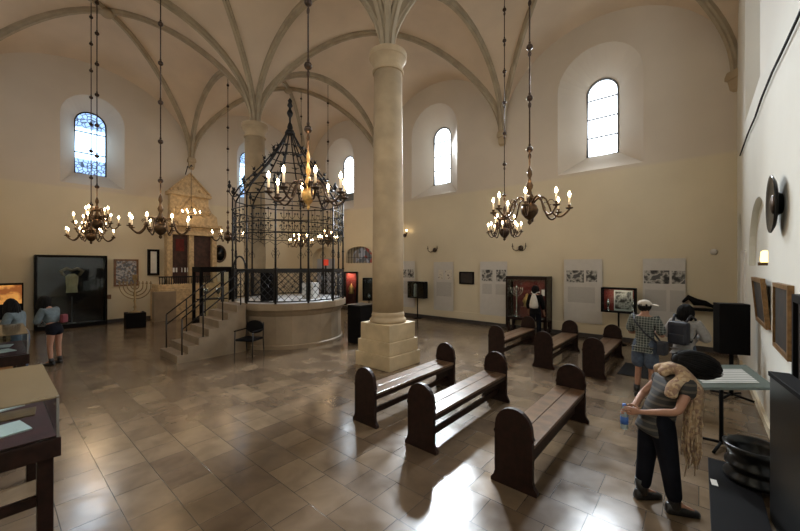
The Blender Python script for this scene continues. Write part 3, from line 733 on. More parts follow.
# big dark showcase on the west wall
t = thing('wall_showcase', 'very large black glazed showcase standing against the far left wall', 'showcase', (XL + .0, 1.99, 0))
MB().box(.0, .08, -.98, .98, .05, 2.68).box(0, .5, -.98, .98, 2.6, 2.68).box(0, .5, -.98, .98, 0.0, .14).box(0, .5, -.98, -.92, .1, 2.62).box(0, .5, .92, .98, .1, 2.62).build('cabinet', 'blackp', t)
MB().box(.47, .48, -.92, .92, .14, 2.6).build('glass_front', 'glass', t)
t = thing('garment_stand', 'pale shirt and dark coat shown on a stand inside the big black showcase', 'mannequin', (XL + .25, 1.98, .14))
MB().lathe([(.12, 0), (.12, .02), (.02, .03), (.02, 1.0), (0, 1.0)], n=12).build('stand', 'steel', t)
MB().loft([[(-.06 * s_, -.17 * s_, z), (.06 * s_, -.17 * s_, z), (.08 * s_, 0, z), (.06 * s_, .17 * s_, z), (-.06 * s_, .17 * s_, z), (-.08 * s_, 0, z)] for s_, z in ((.95, 1.15), (.85, 1.35), (1.0, 1.55), (1.05, 1.75), (.5, 1.85))]).build('shirt', mat('cream_shirt', (.55, .5, .34, 1), .9, var=.15), t)
MB().tube([(0, -.2, 1.78), (.02, -.3, 1.95), (.04, -.15, 2.05), (.05, 0, 1.98), (.04, .15, 2.05), (.02, .3, 1.95), (0, .2, 1.78)], [.05, .06, .06, .05, .06, .06, .05], 8).build('collar', mat('straw_collar', (.2, .15, .08, 1), .9, var=.2), t)

# candelabrum on black box
t = thing('black_plinth', 'black box plinth under the large branched candelabrum', 'plinth', (-15.95, 3.5, 0), -.1)
MB().box(-.32, .32, -.3, .3, 0, .56, bev=.01).build('body', 'blackp', t)
t = thing('candelabrum', 'large nine-branched candelabrum standing on the black box plinth', 'candelabrum', (-15.95, 3.5, .56), .6)
MB().lathe([(.2, 0), (.2, .03), (.1, .06), (.03, .12), (.05, .2), (.03, .26), (.05, .45), (.03, .5), (.06, .7), (.03, .75), (.04, 1.0), (.03, 1.1), (.05, 1.2), (0, 1.25)], n=14).build('stem', 'oldbrass', t)
for i in range(1, 5):
    R = .16 * i
    for s_ in (-1, 1):
        MB().tube([(s_ * R * math.sin(a), 0, .98 - R * .75 * math.cos(a) + .0) for a in [PI / 2 * k / 8 for k in range(9)]] + [(s_ * R, 0, 1.08)], .016, 6).lathe([(.01, 0), (.05, .02), (.05, .04), (.02, .05), (.02, .1), (0, .1)], (s_ * R, 0, 1.06), 8).build('branch', 'oldbrass', t)
MB().box(-.1, .1, -.02, .02, 1.2, 1.4, bev=.03).build('crest', 'oldbrass', t)
t = thing('small_sign', 'small dark sign on the left wall beside the black plinth', 'sign', (XL + .0, 3.05, .95), PI / 2)
MB().box(-.12, .12, -.03, 0, 0, .18).build('plate', 'framewood', t)

# lit landscape showcase at the left edge
t = thing('lit_showcase', 'small showcase with a glowing orange landscape at the left edge', 'showcase', (XL + .9, .3, 0), PI / 2)
MB().box(-.3, .42, -.1, .2, .55, 1.72).box(-.04, .04, 0, .08, 0, .6).build('body', 'blackp', t)
MB().box(-.26, .38, -.12, -.1, 1.05, 1.66).build('picture', 'litpaint', t)

# ------------------------------------------------------------------ table vitrines at the left
def vitrine(label, x0, x1, y0, y1, n_sheets):
    t = thing('table_vitrine', label, 'display case', ((x0 + x1) / 2, (y0 + y1) / 2, 0)); hx, hy = (x1 - x0) / 2, (y1 - y0) / 2
    MB().box(-hx, hx, -hy, hy, .70, .86, bev=.01).build('frame', 'wood', t)
    for sx in (-1, 1):
        for sy in (-1, 1):
            cx, cy = sx * (hx - .12), sy * (hy - .09); MB().box(cx - .05, cx + .05, cy - .05, cy + .05, 0, .72, bev=.008).build('leg', 'wood', t)
    MB().box(-hx + .06, hx - .06, -.03, .03, .3, .38).box(-hx + .1, -hx + .14, -hy + .1, hy - .1, .3, .38).box(hx - .14, hx - .1, -hy + .1, hy - .1, .3, .38).build('stretcher', 'wood', t)
    MB().box(-hx + .03, hx - .03, -hy + .03, hy - .03, .862, .872).build('lining', 'darkred', t)
    # clear cover: four sides and an opaque top tinted as the vault's reflection
    MB().box(-hx + .02, hx - .02, -hy + .02, -hy + .026, .86, 1.19).box(-hx + .02, hx - .02, hy - .026, hy - .02, .86, 1.19).box(-hx + .02, -hx + .026, -hy + .02, hy - .02, .86, 1.19).box(hx - .026, hx - .02, -hy + .02, hy - .02, .86, 1.19).build('glass_side', 'glass', t)
    MB().box(-hx + .01, hx - .01, -hy + .01, hy - .01, 1.19, 1.2).build('glass_top', 'vittop', t)
    for sx in (-1, 1):
        for sy in (-1, 1): MB().box(sx * (hx - .02) - .008, sx * (hx - .02) + .008, sy * (hy - .02) - .008, sy * (hy - .02) + .008, .86, 1.203).build('corner_post', 'steel', t)
    return t
M['vittop'] = mat('vault_reflection_top', (.15, .115, .07, 1), .12, spec=.5, var=.04)  # brown of the mirrored vault put into the top's base colour
vitrine('glass-topped display table nearest the camera at the left edge', -5.6, -4.08, -.42, .39, 3)
vitrine('glass-topped display table in front of the two leaning girls', -9.85, -8.3, -.42, .42, 3)
random.seed(3)
for i, (x, y, w, h, rz, mm, lb, nm) in enumerate([
    (-4.55, .1, .32, .22, .2, 'paper', 'open white leaflet lying in the nearest display table, near its corner', 'leaflet'),
    (-4.95, .12, .26, .34, -.1, 'framewood', 'brown cardboard sheet in the nearest display table', 'document'),
    (-4.5, -.2, .24, .32, .1, 'panelgrey', 'faded grey document in the nearest display table', 'document'),
    (-5.3, .1, .24, .2, .3, 'paper', 'small white card at the far end of the nearest display table', 'card'),
    (-8.8, .15, .3, .2, .3, 'paper', 'white card shining in the display table before the girls', 'card'),
    (-9.3, .1, .3, .3, -.2, 'panelgrey', 'grey sheet in the display table before the girls', 'document')]):
    o = MB().box(-w / 2, w / 2, -h / 2, h / 2, 0, .012, Rx(.0)).build(nm, mm); o.location = (x, y, .873); o.rotation_euler = (.0, 0, rz); tag(o, lb, 'paper')

# ------------------------------------------------------------------ north wall displays
def panel(label, x0, x1, z0, z1, pics, blocks):
    t = thing('text_panel', label, 'poster', ((x0 + x1) / 2, YN - .062, z0), 0, 'pale printed panels on the long wall'); cx = (x0 + x1) / 2
    MB().box(x0 - cx, x1 - cx, -.012, 0, 0, z1 - z0).build('sheet', 'panelgrey', t)
    for (a, b, c, d, mm) in pics: MB().box(a - cx, b - cx, -.02, -.012, c - z0, d - z0).build('picture', mm, t)
    for (a, b, c, d) in blocks: MB().box(a - cx, b - cx, -.016, -.012, c - z0, d - z0).build('printed_text', 'text', t)
panel('pale panel with two portraits just right of the stone column', -10.75, -9.75, .4, 2.5, [(-10.55, -10.22, 1.75, 2.12, 'photo'), (-10.15, -9.8, 1.75, 2.12, 'photo')], [(-10.6, -9.85, 1.0, 1.6)])
panel('pale panel with two light drawings left of the small dark plaque', -8.7, -7.72, .4, 2.45, [(-8.45, -8.2, 1.7, 2.12, 'drawing'), (-8.1, -7.78, 1.7, 2.12, 'drawing')], [(-8.55, -7.8, 1.0, 1.6)])
panel('pale panel with an arched dark photo right of the small dark plaque', -6.5, -5.4, .4, 2.45, [(-6.42, -5.98, 1.7, 2.14, 'photo'), (-5.82, -5.44, 1.7, 2.14, 'photo')], [(-6.4, -6.0, 1.2, 1.6), (-5.85, -5.45, 1.2, 1.6)])
panel('pale panel with two photographs right of the red-lined showcase', -3.42, -2.3, .45, 2.5, [(-3.34, -2.82, 1.75, 2.14, 'photo'), (-2.75, -2.44, 1.78, 2.14, 'photo')], [(-3.3, -2.5, 1.1, 1.6)])
panel('pale panel with two street photographs above the man in the cap', -1.25, -.28, .45, 2.5, [(-1.22, -.63, 1.78, 2.16, 'photo'), (-.58, -.29, 1.79, 2.15, 'photo')], [(-1.2, -.7, 1.0, 1.6), (-.62, -.3, 1.0, 1.6)])
framed('dark_plaque', 'small dark rectangular plaque between two pale panels', 'plaque', 'north', -7.12, 1.55, 2.05, .66, 'painting', 'blackp', .05)

# box display on a pole (north wall, left)
def pole_box(label, x, y, rz, w, h, d, z0, inner='panelgrey', name='pole_showcase'):
    t = thing(name, label, 'display case', (x, y, 0), rz)
    MB().box(-w / 2, w / 2, d - .03, d, z0, z0 + h).box(-w / 2, w / 2, 0, d, z0 + h - .04, z0 + h).box(-w / 2, w / 2, 0, d, z0, z0 + .04).box(-w / 2, -w / 2 + .04, 0, d, z0, z0 + h).box(w / 2 - .04, w / 2, 0, d, z0, z0 + h).build('box', 'blackp', t)
    MB().cyl((0, d / 2, .02), (0, d / 2, z0), .025).build('pole', 'blackp', t)
    MB().lathe([(.2, 0), (.2, .02), (.03, .03)], (0, d / 2, 0), 16).build('base', 'blackp', t)
    MB().box(-w / 2 + .04, w / 2 - .04, d - .05, d - .03, z0 + .04, z0 + h - .04).build('back_lining', inner, t)
    MB().box(-w / 2 + .03, w / 2 - .03, .004, .008, z0 + .03, z0 + h - .03).build('glass_front', 'glass', t)
    return t
pole_box('small black showcase on a pole between the two leftmost pale panels', -9.35, 12.0, .1, .85, .72, .3, .88, 'blackp')
t = thing('scroll_case', 'pale upright roll inside the small black showcase on a pole', 'scroll', (-9.5, 12.17, .925)); MB().lathe([(.07, 0), (.07, .55), (.03, .56), (0, .6)], n=12).build('roll', 'paper', t)
pole_box('black showcase on a pole with a lit photograph, left of the man in the cap', -1.78, 11.75, 0, .86, .72, .3, .93, 'redlit')
t = thing('framed_photograph', 'grey photograph standing in the lit showcase left of the man in the cap', 'photograph', (-1.68, 11.97, .975)); MB().box(-.2, .2, 0, .02, .05, .56).build('print', 'photo', t); MB().box(-.23, .23, .01, .03, .0, .6).build('mount', 'paper', t)
for i, (x, lb) in enumerate(((-2.05, 'silver vessel at the left of the lit pole showcase'), (-1.42, 'silver vessel at the right of the lit pole showcase'))):
    t = tag(MB().lathe([(.05, 0), (.055, .02), (.015, .05), (.02, .12), (.05, .18), (.045, .26), (.01, .32), (0, .4)], n=12).build('silver_vessel', 'silver'), lb, 'vessel'); t.location = (x, 11.92, .972)

def area(loc, rot, sx, sy, e, col, parent=None):
    L = bpy.data.lights.new('case_lamp', 'AREA'); L.shape = 'RECTANGLE'; L.size = sx; L.size_y = sy; L.energy = e; L.color = col
    o = bpy.data.objects.new('case_lamp', L); C.objects.link(o); o.location = loc; o.rotation_euler = rot
    if parent: o.parent = parent
    return o
area((-1.78, 11.83, 1.6), (0, 0, 0), .6, .05, 1.3, (1, .8, .6))

# large red-lined showcase
t = thing('standing_showcase', 'large black framed glass showcase lined in red behind the far benches', 'showcase', (-4.5, 11.85, 0))
w = .7; m = MB().box(-w, w, 0, .58, 1.82, 1.93, bev=.01).box(-w, w, 0, .58, .42, .5)
for x in (-w, w - .06):
    for y in (0, .52): m.box(x, x + .06, y, y + .06, .12, 1.85)
m.build('frame', 'wood', t)
for x in (-w + .08, w - .08):
    for y in (.07, .5): MB().lathe([(.04, 0), (.06, .04), (.06, .1), (.03, .16), (.05, .24), (.045, .42)], (x, y, 0), 10).build('leg', 'wood', t)
MB().box(-w + .06, w - .06, .53, .56, .5, 1.82).build('back_lining', 'red', t)
MB().box(-w + .06, w - .06, .01, .016, .5, 1.82).box(-w + .01, -w + .016, .06, .52, .5, 1.82).box(w - .016, w - .01, .06, .52, .5, 1.82).build('glass_panel', 'glass', t)
area((-4.5, 12.05, 1.8), (0, 0, 0), 1.0, .1, 2.2, (1, .75, .5))
t = thing('silver_candelabrum', 'tall silver candelabrum inside the red-lined showcase', 'candelabrum', (-4.9, 12.1, .5))
MB().lathe([(.12, 0), (.12, .02), (.03, .06), (.02, .3), (.04, .34), (.02, .4), (.02, 1.0), (.04, 1.04), (0, 1.1)], n=12).build('stem', 'silver', t)
for i in (1, 2, 3):
    for s_ in (-1, 1): MB().tube([(s_ * .07 * i * math.sin(a), 0, .95 - .07 * i * math.cos(a)) for a in [PI / 2 * k / 6 for k in range(7)]] + [(s_ * .07 * i, 0, 1.02)], .01, 6).build('branch', 'silver', t)
t = thing('gold_crown', 'glowing gilded crown inside the red-lined showcase', 'crown', (-4.55, 12.15, .86))
MB().lathe([(.12, 0), (.13, .06), (.11, .1), (.16, .2), (.12, .3), (.05, .38), (.06, .42), (0, .48)], n=10).build('body', 'gold', t)
o = tag(MB().box(-.2, .2, -.15, .15, 0, .36, bev=.01).build('red_pedestal', 'redlit'), 'red block holding up the gilded crown', 'pedestal'); o.location = (-4.55, 12.15, .5)
o = tag(MB().box(-.06, .06, -.002, .002, 0, .2).build('notice_card', 'paper'), 'small white notice card on the corner of the red-lined showcase', 'card'); o.location = (-3.9, 11.856, 1.3)

# barred opening and arched recess beyond the platform
t = thing('window_grille', 'iron bars across the low arched opening right of the platform', 'grille', (-13.53, YN + .12, 2.42))
m = MB()
for i in range(9):
    x = -.9 + i * .225; h = .43 + .45 * math.sqrt(max(0, 1 - (x) ** 2)); m.cyl((x, 0, 0), (x, 0, h), .014, .014, 6)
m.cyl((-.98, 0, .3), (.98, 0, .3), .012, .012, 6); m.build('bars', 'iron', t)
o = MB().prism(arch(-13.53, .98, 2.44, 3.28, asp=.44), YN + .5, YN + .52).build('window_11', patchy('dim_room_glass', [(.10, .11, .12, 1), (.3, .32, .36, 1), (.2, .17, .14, 1), (.25, .04, .03, 1)], 4, .4, emit=.25)); o['kind'] = 'structure'
o = MB().box(-17.5, -15.5, YN + .3, YN + .34, .03, 2.7).build('door_1', mat('pale_blue_door', (.42, .46, .55, 1), .6, var=.05)); o['kind'] = 'structure'
# displays north-west behind platform
t = thing('black_cabinet', 'plain black cabinet standing against the right side of the platform', 'cabinet', (-7.72, 7.25, 0), .0)
MB().box(-.28, .28, -.3, .3, 0, 1.1, bev=.01).build('body', 'blackp', t); MB().box(-.3, .3, -.32, .32, 1.1, 1.14).build('top', 'blackgloss', t)
t = thing('white_topped_table', 'small black table with a white cover beside the black cabinet', 'table', (-8.4, 8.2, 0))
MB().box(-.4, .4, -.28, .28, .6, .85, bev=.03).build('white_cover', 'white', t)
MB().box(-.32, .32, -.22, .22, .3, .36).build('shelf', 'blackp', t)
for sx in (-1, 1):
    for sy in (-1, 1): MB().box(sx * .33 - .03, sx * .33 + .03, sy * .23 - .03, sy * .23 + .03, 0, .6).build('leg', 'blackp', t)
t = pole_box('red-lined black showcase on a pole right of the iron railing', -12.6, 11.12, .62, .62, 1.6, .35, .4, 'redlit', 'pole_showcase')
o = tag(MB().lathe([(.12, 0), (.14, .05), (.1, .12), (.16, .26), (.08, .36), (0, .5)], n=12).build('gilded_vessel', 'gold'), 'bright gilded piece inside the red-lined pole showcase', 'vessel'); o.location = (-12.69, 11.26, .947)
o = tag(MB().box(-.17, .17, -.09, .09, 0, .5, bev=.01).build('display_pedestal', 'red'), 'red block inside the red-lined showcase right of the iron railing', 'pedestal'); o.location = (-12.69, 11.26, .445); o.rotation_euler = (0, 0, .62)
area((-12.67, 11.22, 1.93), (0, 0, 0), .4, .1, 9, (1, .7, .5))
pole_box('small black showcase on a pole tucked behind the near column', -12.12, 11.85, .62, .58, 1.1, .3, .6, 'painting')
o = tag(MB().lathe([(.06, 0), (.1, .05), (.13, .15), (.1, .28), (0, .33)], n=12).build('silver_bowl', 'silver'), 'round silver piece in the small showcase behind the near column', 'bowl'); o.location = (-12.2, 11.98, .641)
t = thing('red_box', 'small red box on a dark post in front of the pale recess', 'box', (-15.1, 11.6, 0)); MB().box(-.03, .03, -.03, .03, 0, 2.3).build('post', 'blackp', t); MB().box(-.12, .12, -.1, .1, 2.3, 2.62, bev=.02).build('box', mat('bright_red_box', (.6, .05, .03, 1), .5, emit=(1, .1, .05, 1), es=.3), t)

# tall showcase behind the stairs
t = thing('tall_showcase', 'tall black framed glass showcase behind the stairs', 'showcase', (-14.3, 5.0, 0), .0)
m = MB().box(-.4, .4, 0, 1.15, 2.05, 2.25).box(-.4, .4, 0, 1.15, 0, .3)
for x in (-.4, .32):
    for y in (0, 1.05): m.box(x, x + .08, y, y + .1, .3, 2.05)
m.build('frame', 'blackp', t)
MB().box(.38, .39, .1, 1.05, .3, 2.05).build('glass_front', 'glass', t)
MB().box(-.3, .3, .1, 1.05, 1.0, 1.03).build('shelf', 'blackp', t)
area((-14.3, 5.55, 2.0), (0, 0, 0), .3, .8, 2.5, (1, .8, .6), None)
for y, z, lb in ((5.3, 1.03, 'silver goblet on the shelf of the tall showcase, left'), (5.75, 1.03, 'silver goblet on the shelf of the tall showcase, right')):
    o = tag(MB().lathe([(.07, 0), (.07, .02), (.015, .05), (.015, .15), (.08, .25), (.09, .4), (0, .4)], n=12).build('goblet', 'silver'), lb, 'goblet'); o.location = (-14.2, y, z)

# ------------------------------------------------------------------ chair by platform
t = thing('armchair', 'black metal-framed armchair standing in front of the round platform', 'chair', (-8.62, 4.25, 0), math.radians(28))
def ch(nm, m, mt='blackp'): return m.build(nm, mt, t)
for sx in (-.25, .25):
    ch('leg', MB().tube([(sx, -.24, 0), (sx, -.22, .66)], .014, 8), 'iron')
    ch('leg', MB().tube([(sx, .24, 0), (sx, .2, .45), (sx * .95, .24, .84)], .014, 8), 'iron')
    ch('armrest', MB().box(sx - .025, sx + .025, -.24, .2, .655, .685, bev=.01))
ch('seat', MB().box(-.24, .24, -.23, .22, .42, .48, bev=.025))
ch('backrest', MB().prism([(.25 * math.cos(a), .72 + .17 * math.sin(a)) for a in [2 * PI * k / 20 for k in range(20)]], .2, .245))

# ------------------------------------------------------------------ right wall things
framed('dark_painting', 'dark painting in a brown frame hanging on the right wall', 'painting', 'east', 5.88, 1.3, 2.09, .98, 'painting', 'goldframe', .05, .05)
framed('tilted_painting', 'gilt framed painting tilted forward below the arched recess', 'painting', 'east', 7.5, 1.42, 2.12, 1.15, 'painting', 'goldframe', .06, .05, .08)
framed('black_framed_picture', 'black framed picture cut by the right edge of the view', 'picture', 'east', 4.45, 1.1, 2.03, 1.0, 'painting', 'blackp', .07, .08)
framed('white_banner', 'tall narrow white banner on the right wall beyond the paintings', 'banner', 'east', 10.55, .9, 2.62, .8, 'paper', 'white', .02, .04)
t = thing('picture_lamp', 'small glowing yellow lamp in the arched recess on the right wall', 'lamp', (XR + .0, 8.0, 2.3), -PI / 2)
MB().box(-.04, .04, -.03, .1, 0, .05).build('base', 'brass', t); MB().lathe([(.05, .05), (.06, .08), (.05, .22), (.02, .24)], (0, .05, 0), 10).build('shade', emis('yellow_glow', (1, .75, .3, 1), 3), t)
t = thing('round_plaque', 'dark round metal dish standing out from the right wall', 'plaque', (XR - .003, 6.05, 3.03))
MB().lathe([(.0, .0), (.12, .0), (.15, .1), (.30, .14), (.36, .2), (.36, .23), (.33, .2), (.2, .17), (.0, .15)], n=32, T=Ry(-PI / 2) @ Matrix.Diagonal((.95, .95, .45, 1))).build('dish', 'blackgloss', t)
MB().lathe([(0, .15), (.12, .16), (.1, .2), (.04, .23), (0, .24)], n=20, T=Ry(-PI / 2) @ Matrix.Diagonal((1, 1, .45, 1))).build('centre_knob', 'bronze', t)
cab = [(XR - .03, 11.2, 4.83), (XR - .03, 9.5, 4.85), (XR - .03, 8.35, 4.8), (XR - .03, 7.55, 4.83), (XR - .03, 6.6, 4.8), (XR - .03, 5.9, 4.74), (XR - .03, 5.1, 4.68), (XR - .03, 4.2, 4.62)]
# smooth
cc = []
for i in range(len(cab) - 1):
    for k in range(4):
        u = k / 4; cc.append(tuple(cab[i][j] * (1 - u) + cab[i + 1][j] * u for j in range(3)))
tag(MB().tube(cc + [cab[-1]], .014, 6).build('wall_cable', 'blackp'), 'thin dark cable running high along the right wall', 'cable')

# black display box seen from behind and lectern
t = thing('black_display_box', 'large black box on a pole stand behind the slanted reading panel', 'display case', (.43, 8.4, 0), .35)
MB().box(-.21, .21, -.12, .12, .77, 1.64, bev=.01).build('box', 'blackp', t); MB().cyl((0, 0, .03), (0, 0, .77), .03).build('pole', 'blackp', t)
for k in range(4):
    a = PI / 4 + k * PI / 2; MB().tube([(0, 0, .06), (.3 * math.cos(a), .3 * math.sin(a), .025)], .02, 6).build('foot', 'blackp', t)
t = thing('reading_stand', 'slanted printed reading panel on a black pole, lit from above', 'lectern', (.235, 6.0, 0), .70)
T = Tr(0, 0, .89) @ Rx(.42)
MB().box(-.47, .47, -.2, .22, -.02, .02, T, bev=.006).build('board', 'lectern', t)
MB().box(-.36, .33, -.12, .13, .021, .026, T).build('printed_sheet', 'textw', t)
MB().cyl((0, .03, .04), (0, .03, .88), .022).box(-.12, .12, -.05, .12, .82, .86).build('pole', 'blackp', t)
for k in range(4):
    a = k * PI / 2 + .6; MB().tube([(0, .03, .06), (.3 * math.cos(a), .03 + .3 * math.sin(a), .02)], .018, 6).build('foot', 'blackp', t)
# drum-shaped vessel on a black plinth
t = thing('low_black_plinth', 'low flat black plinth on the floor at the lower right', 'plinth', (.27, 4.7, 0)); MB().box(-.19, .20, -.95, .75, 0, .06, bev=.006).build('slab', 'blackp', t)
MB().box(-.16, -.11, .1, .22, .061, .066, Rz(.1)).build('label_card', 'paper', t)
t = thing('ribbed_metal_vessel', 'squat dark metal vessel with ribbed sides on the low black plinth', 'vessel', (.44, 5.17, .06))
MB().lathe([(.0, .0), (.235, .0), (.25, .02), (.245, .05), (.20, .09), (.20, .12), (.235, .15), (.235, .18), (.21, .2), (.21, .27), (.24, .31), (.25, .36), (.235, .37), (.215, .36), (.19, .3), (.17, .1), (0, .1)], n=36).build('bowl', 'blackgloss', t)
# large dark glossy showcase at the right edge
t = thing('glossy_showcase', 'dark glossy glass-sided showcase at the lower right edge', 'showcase', (.49, 4.6, 0), .128)
MB().box(0, .13, -.9, 0, 0, 1.30).build('body', 'blackgloss', t); MB().box(-.01, .13, -.9, .01, 1.30, 1.34, bev=.005).build('top', 'blackp', t)
# floor mat
tag(MB().box(-.35, .35, -.55, .55, 0, .012).build('floor_mat', 'blackp', None, Tr(-.97, 9.2, 0)), 'black mat lying on the floor behind the man in the cap', 'mat')
# dark winged thing above the black box, on the wall
t = thing('wing_shaped_sculpture', 'dark wing-shaped object standing on a shelf in the far right corner', 'sculpture', (-.02, 12.4, 1.1), 0)
MB().box(-.35, .35, -.25, .05, .0, .06).build('shelf', 'blackp', t)
MB().tube([(-.32, -.1, .2), (-.2, -.1, .34), (-.05, -.1, .22), (.15, -.1, .2), (.34, -.1, .1)], [.03, .07, .1, .07, .03], 8).build('body', 'blackp', t)
tag(MB().lathe([(0, 0), (.07, .01), (.08, .04), (.03, .06), (0, .06)], n=14, T=Tr(.3, YN, 2.66) @ Rx(PI / 2)).build('wall_fitting', 'panelgrey'), 'small round fitting on the far wall near the corner', 'fitting')

# ------------------------------------------------------------------ people
def skin(name, pts, edges, m, parent, sub=2, root=0):
    """pts: list of ((x,y,z), rx, ry)"""
    me = bpy.data.meshes.new(name); me.from_pydata([p[0] for p in pts], edges, []); o = bpy.data.objects.new(name, me); C.objects.link(o)
    md = o.modifiers.new('s', 'SKIN'); md.use_smooth_shade = True; sv = me.skin_vertices[0].data
    for i, p in enumerate(pts):
        sv[i].radius = (p[1], p[2] if len(p) > 2 else p[1]); sv[i].use_root = (i == root)
    s2 = o.modifiers.new('d', 'SUBSURF'); s2.levels = sub; s2.render_levels = sub
    dg = bpy.context.evaluated_depsgraph_get(); dg.update()
    nm = bpy.data.meshes.new_from_object(o.evaluated_get(dg)); o.modifiers.clear(); o.data = nm
    for pl in nm.polygons: pl.use_smooth = True
    nm.materials.clear(); nm.materials.append(M[m] if isinstance(m, str) else m); o.parent = parent
    return o
V3 = Vector
def lerp(a, b, t): return tuple(a[i] + (b[i] - a[i]) * t for i in range(3))

def hand(pts, edges, wrist_i, w, d, side, curl=.5, up=(0, 0, 1)):
    """add palm and five fingers after wrist; d = direction of the hand; side = across the palm (towards the thumb)"""
    d = V3(d).normalized(); s_ = V3(side); s_ = (s_ - d * s_.dot(d)).normalized(); nrm = d.cross(s_).normalized()
    w = V3(w); palm = w + d * .075; pts.append((tuple(palm), .026, .034)); pi = len(pts) - 1; edges.append((wrist_i, pi))
    for k, (off, ln) in enumerate(((.03, .07), (.01, .078), (-.01, .073), (-.03, .058))):
        b = palm + s_ * off + d * .022; c = b + d * ln * .55 + nrm * ln * .15 * curl; e = c + d * ln * .35 + nrm * ln * .45 * curl
        n = len(pts); pts += [(tuple(b), .0095), (tuple(c), .0088), (tuple(e), .0075)]; edges += [(pi, n), (n, n + 1), (n + 1, n + 2)]
    b = w + d * .035 + s_ * .035; c = b + d * .035 + s_ * .025; e = c + d * .03 + s_ * .005 + nrm * .012
    n = len(pts); pts += [(tuple(b), .012), (tuple(c), .0105), (tuple(e), .009)]; edges += [(pi, n), (n, n + 1), (n + 1, n + 2)]

def person(label, loc, rz, J, group=None, hands=True):
    """J: dict of joints in local coords, x = right, y = forward, z = up. symmetric ones given as pairs (L,R)"""
    t = thing('person', label, 'person', loc, rz, group)
    P = []; E = []
    def add(p, r, r2=None, par=None):
        P.append((tuple(p), r, r2 if r2 else r)); i = len(P) - 1
        if par is not None: E.append((par, i))
        return i
    pel = add(J['pelvis'], .115, .10); sp = add(J['waist'], .105, .085, pel); che = add(J['chest'], .12, .10, sp)
    nb = add(J['neck'], .055, .055, che); hj = add(J['jaw'], .062, .062, nb); hm = add(J['head'], .082, .088, hj); hc = add(J['crown'], .06, .066, hm)
    fw = V3(J['face']).normalized()
    n0 = V3(J['jaw']).lerp(V3(J['head']), .6) + fw * .075; add(n0, .017, .014, hm); 
    for i, sd in enumerate(('L', 'R')):
        a = add(J['sh'][i], .052, .055, che); b = add(lerp(J['sh'][i], J['el'][i], .5), .043, None, a); c = add(J['el'][i], .036, None, b)
        d = add(lerp(J['el'][i], J['wr'][i], .4), .035, None, c); e = add(J['wr'][i], .023, .025, d)
        dr = J.get('handdir', [None, None])[i] or (V3(J['wr'][i]) - V3(J['el'][i])); sdv = J.get('thumb', [(0, 0, 1), (0, 0, 1)])[i]
        hand(P, E, e, J['wr'][i], dr, sdv, J.get('curl', .6))
        h = add(J['hip'][i], .088, .088, pel); k1 = add(lerp(J['hip'][i], J['kn'][i], .5), .072, None, h); k = add(J['kn'][i], .052, None, k1)
        k2 = add(lerp(J['kn'][i], J['an'][i], .4), .05, None, k); an = add(J['an'][i], .034, None, k2); heel = add(V3(J['an'][i]) + V3((0, -.02, -.045)), .03, None, an)
        add(V3(J['toe'][i]), .018, .022, an)
    skin('body', P, E, 'skin', t, 2 if hands else 1)
    return t
def tops(t, J, m, sleeve=.6, fat=.03, length=0.0, name='shirt', sleeve_m=None):
    P = []; E = []
    pel = V3(J['pelvis']); wa = V3(J['waist']); dn = (pel - wa).normalized()
    P = [(tuple(pel + dn * length), .125 + fat * 1.2, .115 + fat), (tuple(pel), .122 + fat, .105 + fat), (J['waist'], .108 + fat, .09 + fat), (J['chest'], .125 + fat, .105 + fat), (lerp(J['chest'], J['neck'], .62), .07 + fat * .5, .065 + fat * .5)]
    E = [(0, 1), (1, 2), (2, 3), (3, 4)]
    for i in range(2):
        n = len(P); P += [(J['sh'][i], .056 + fat, .058 + fat), (lerp(J['sh'][i], J['el'][i], min(1, sleeve)), .048 + fat, .048 + fat)]; E += [(3, n), (n, n + 1)]
        if sleeve > 1: P += [(lerp(J['el'][i], J['wr'][i], sleeve - 1), .032 + fat * .8, .032 + fat * .8)]; E += [(n + 1, n + 2)]
    return skin(name, P, E, m, t, 2, 1)
def bottoms(t, J, m, to=1.0, fat=.022, name='trousers'):
    """to: 0..1 hip->knee, 1..2 knee->ankle"""
    P = [(J['waist'], .10 + fat, .085 + fat), (J['pelvis'], .12 + fat, .105 + fat)]; E = [(0, 1)]
    for i in range(2):
        n = len(P); P += [(J['hip'][i], .092 + fat, .092 + fat)]; E += [(1, n)]
        if to <= 1: P += [(lerp(J['hip'][i], J['kn'][i], to), .072 + fat * 1.3, .072 + fat * 1.3)]; E += [(n, n + 1)]
        else: P += [(J['kn'][i], .062 + fat, .062 + fat), (lerp(J['kn'][i], J['an'][i], to - 1), .045 + fat, .045 + fat)]; E += [(n, n + 1), (n + 1, n + 2)]
    return skin(name, P, E, m, t, 2, 1)
def shoes(t, J, m='shoe', h=.09):
    for i in range(2):
        an = V3(J['an'][i]); toe = V3(J['toe'][i]); d = (toe - an); d.z = 0; d.normalize(); a = math.atan2(-d.x, d.y)
        mb = MB()
        ls = []
        for y, w, z in ((-.075, .025, .06), (-.06, .036, .085), (0, .04, .09), (.06, .042, .07), (.12, .046, .052), (.17, .04, .042), (.195, .02, .03)):
            ls.append([(-w, y, .0), (-w * 1.02, y, z * .55), (-w * .6, y, z), (w * .6, y, z), (w * 1.02, y, z * .55), (w, y, .0)])
        mb.loft(ls); o = mb.build('shoe', m, t, Tr(an.x, an.y, max(0, an.z - .085)) @ Rz(a))
        for f in o.data.polygons: f.use_smooth = True
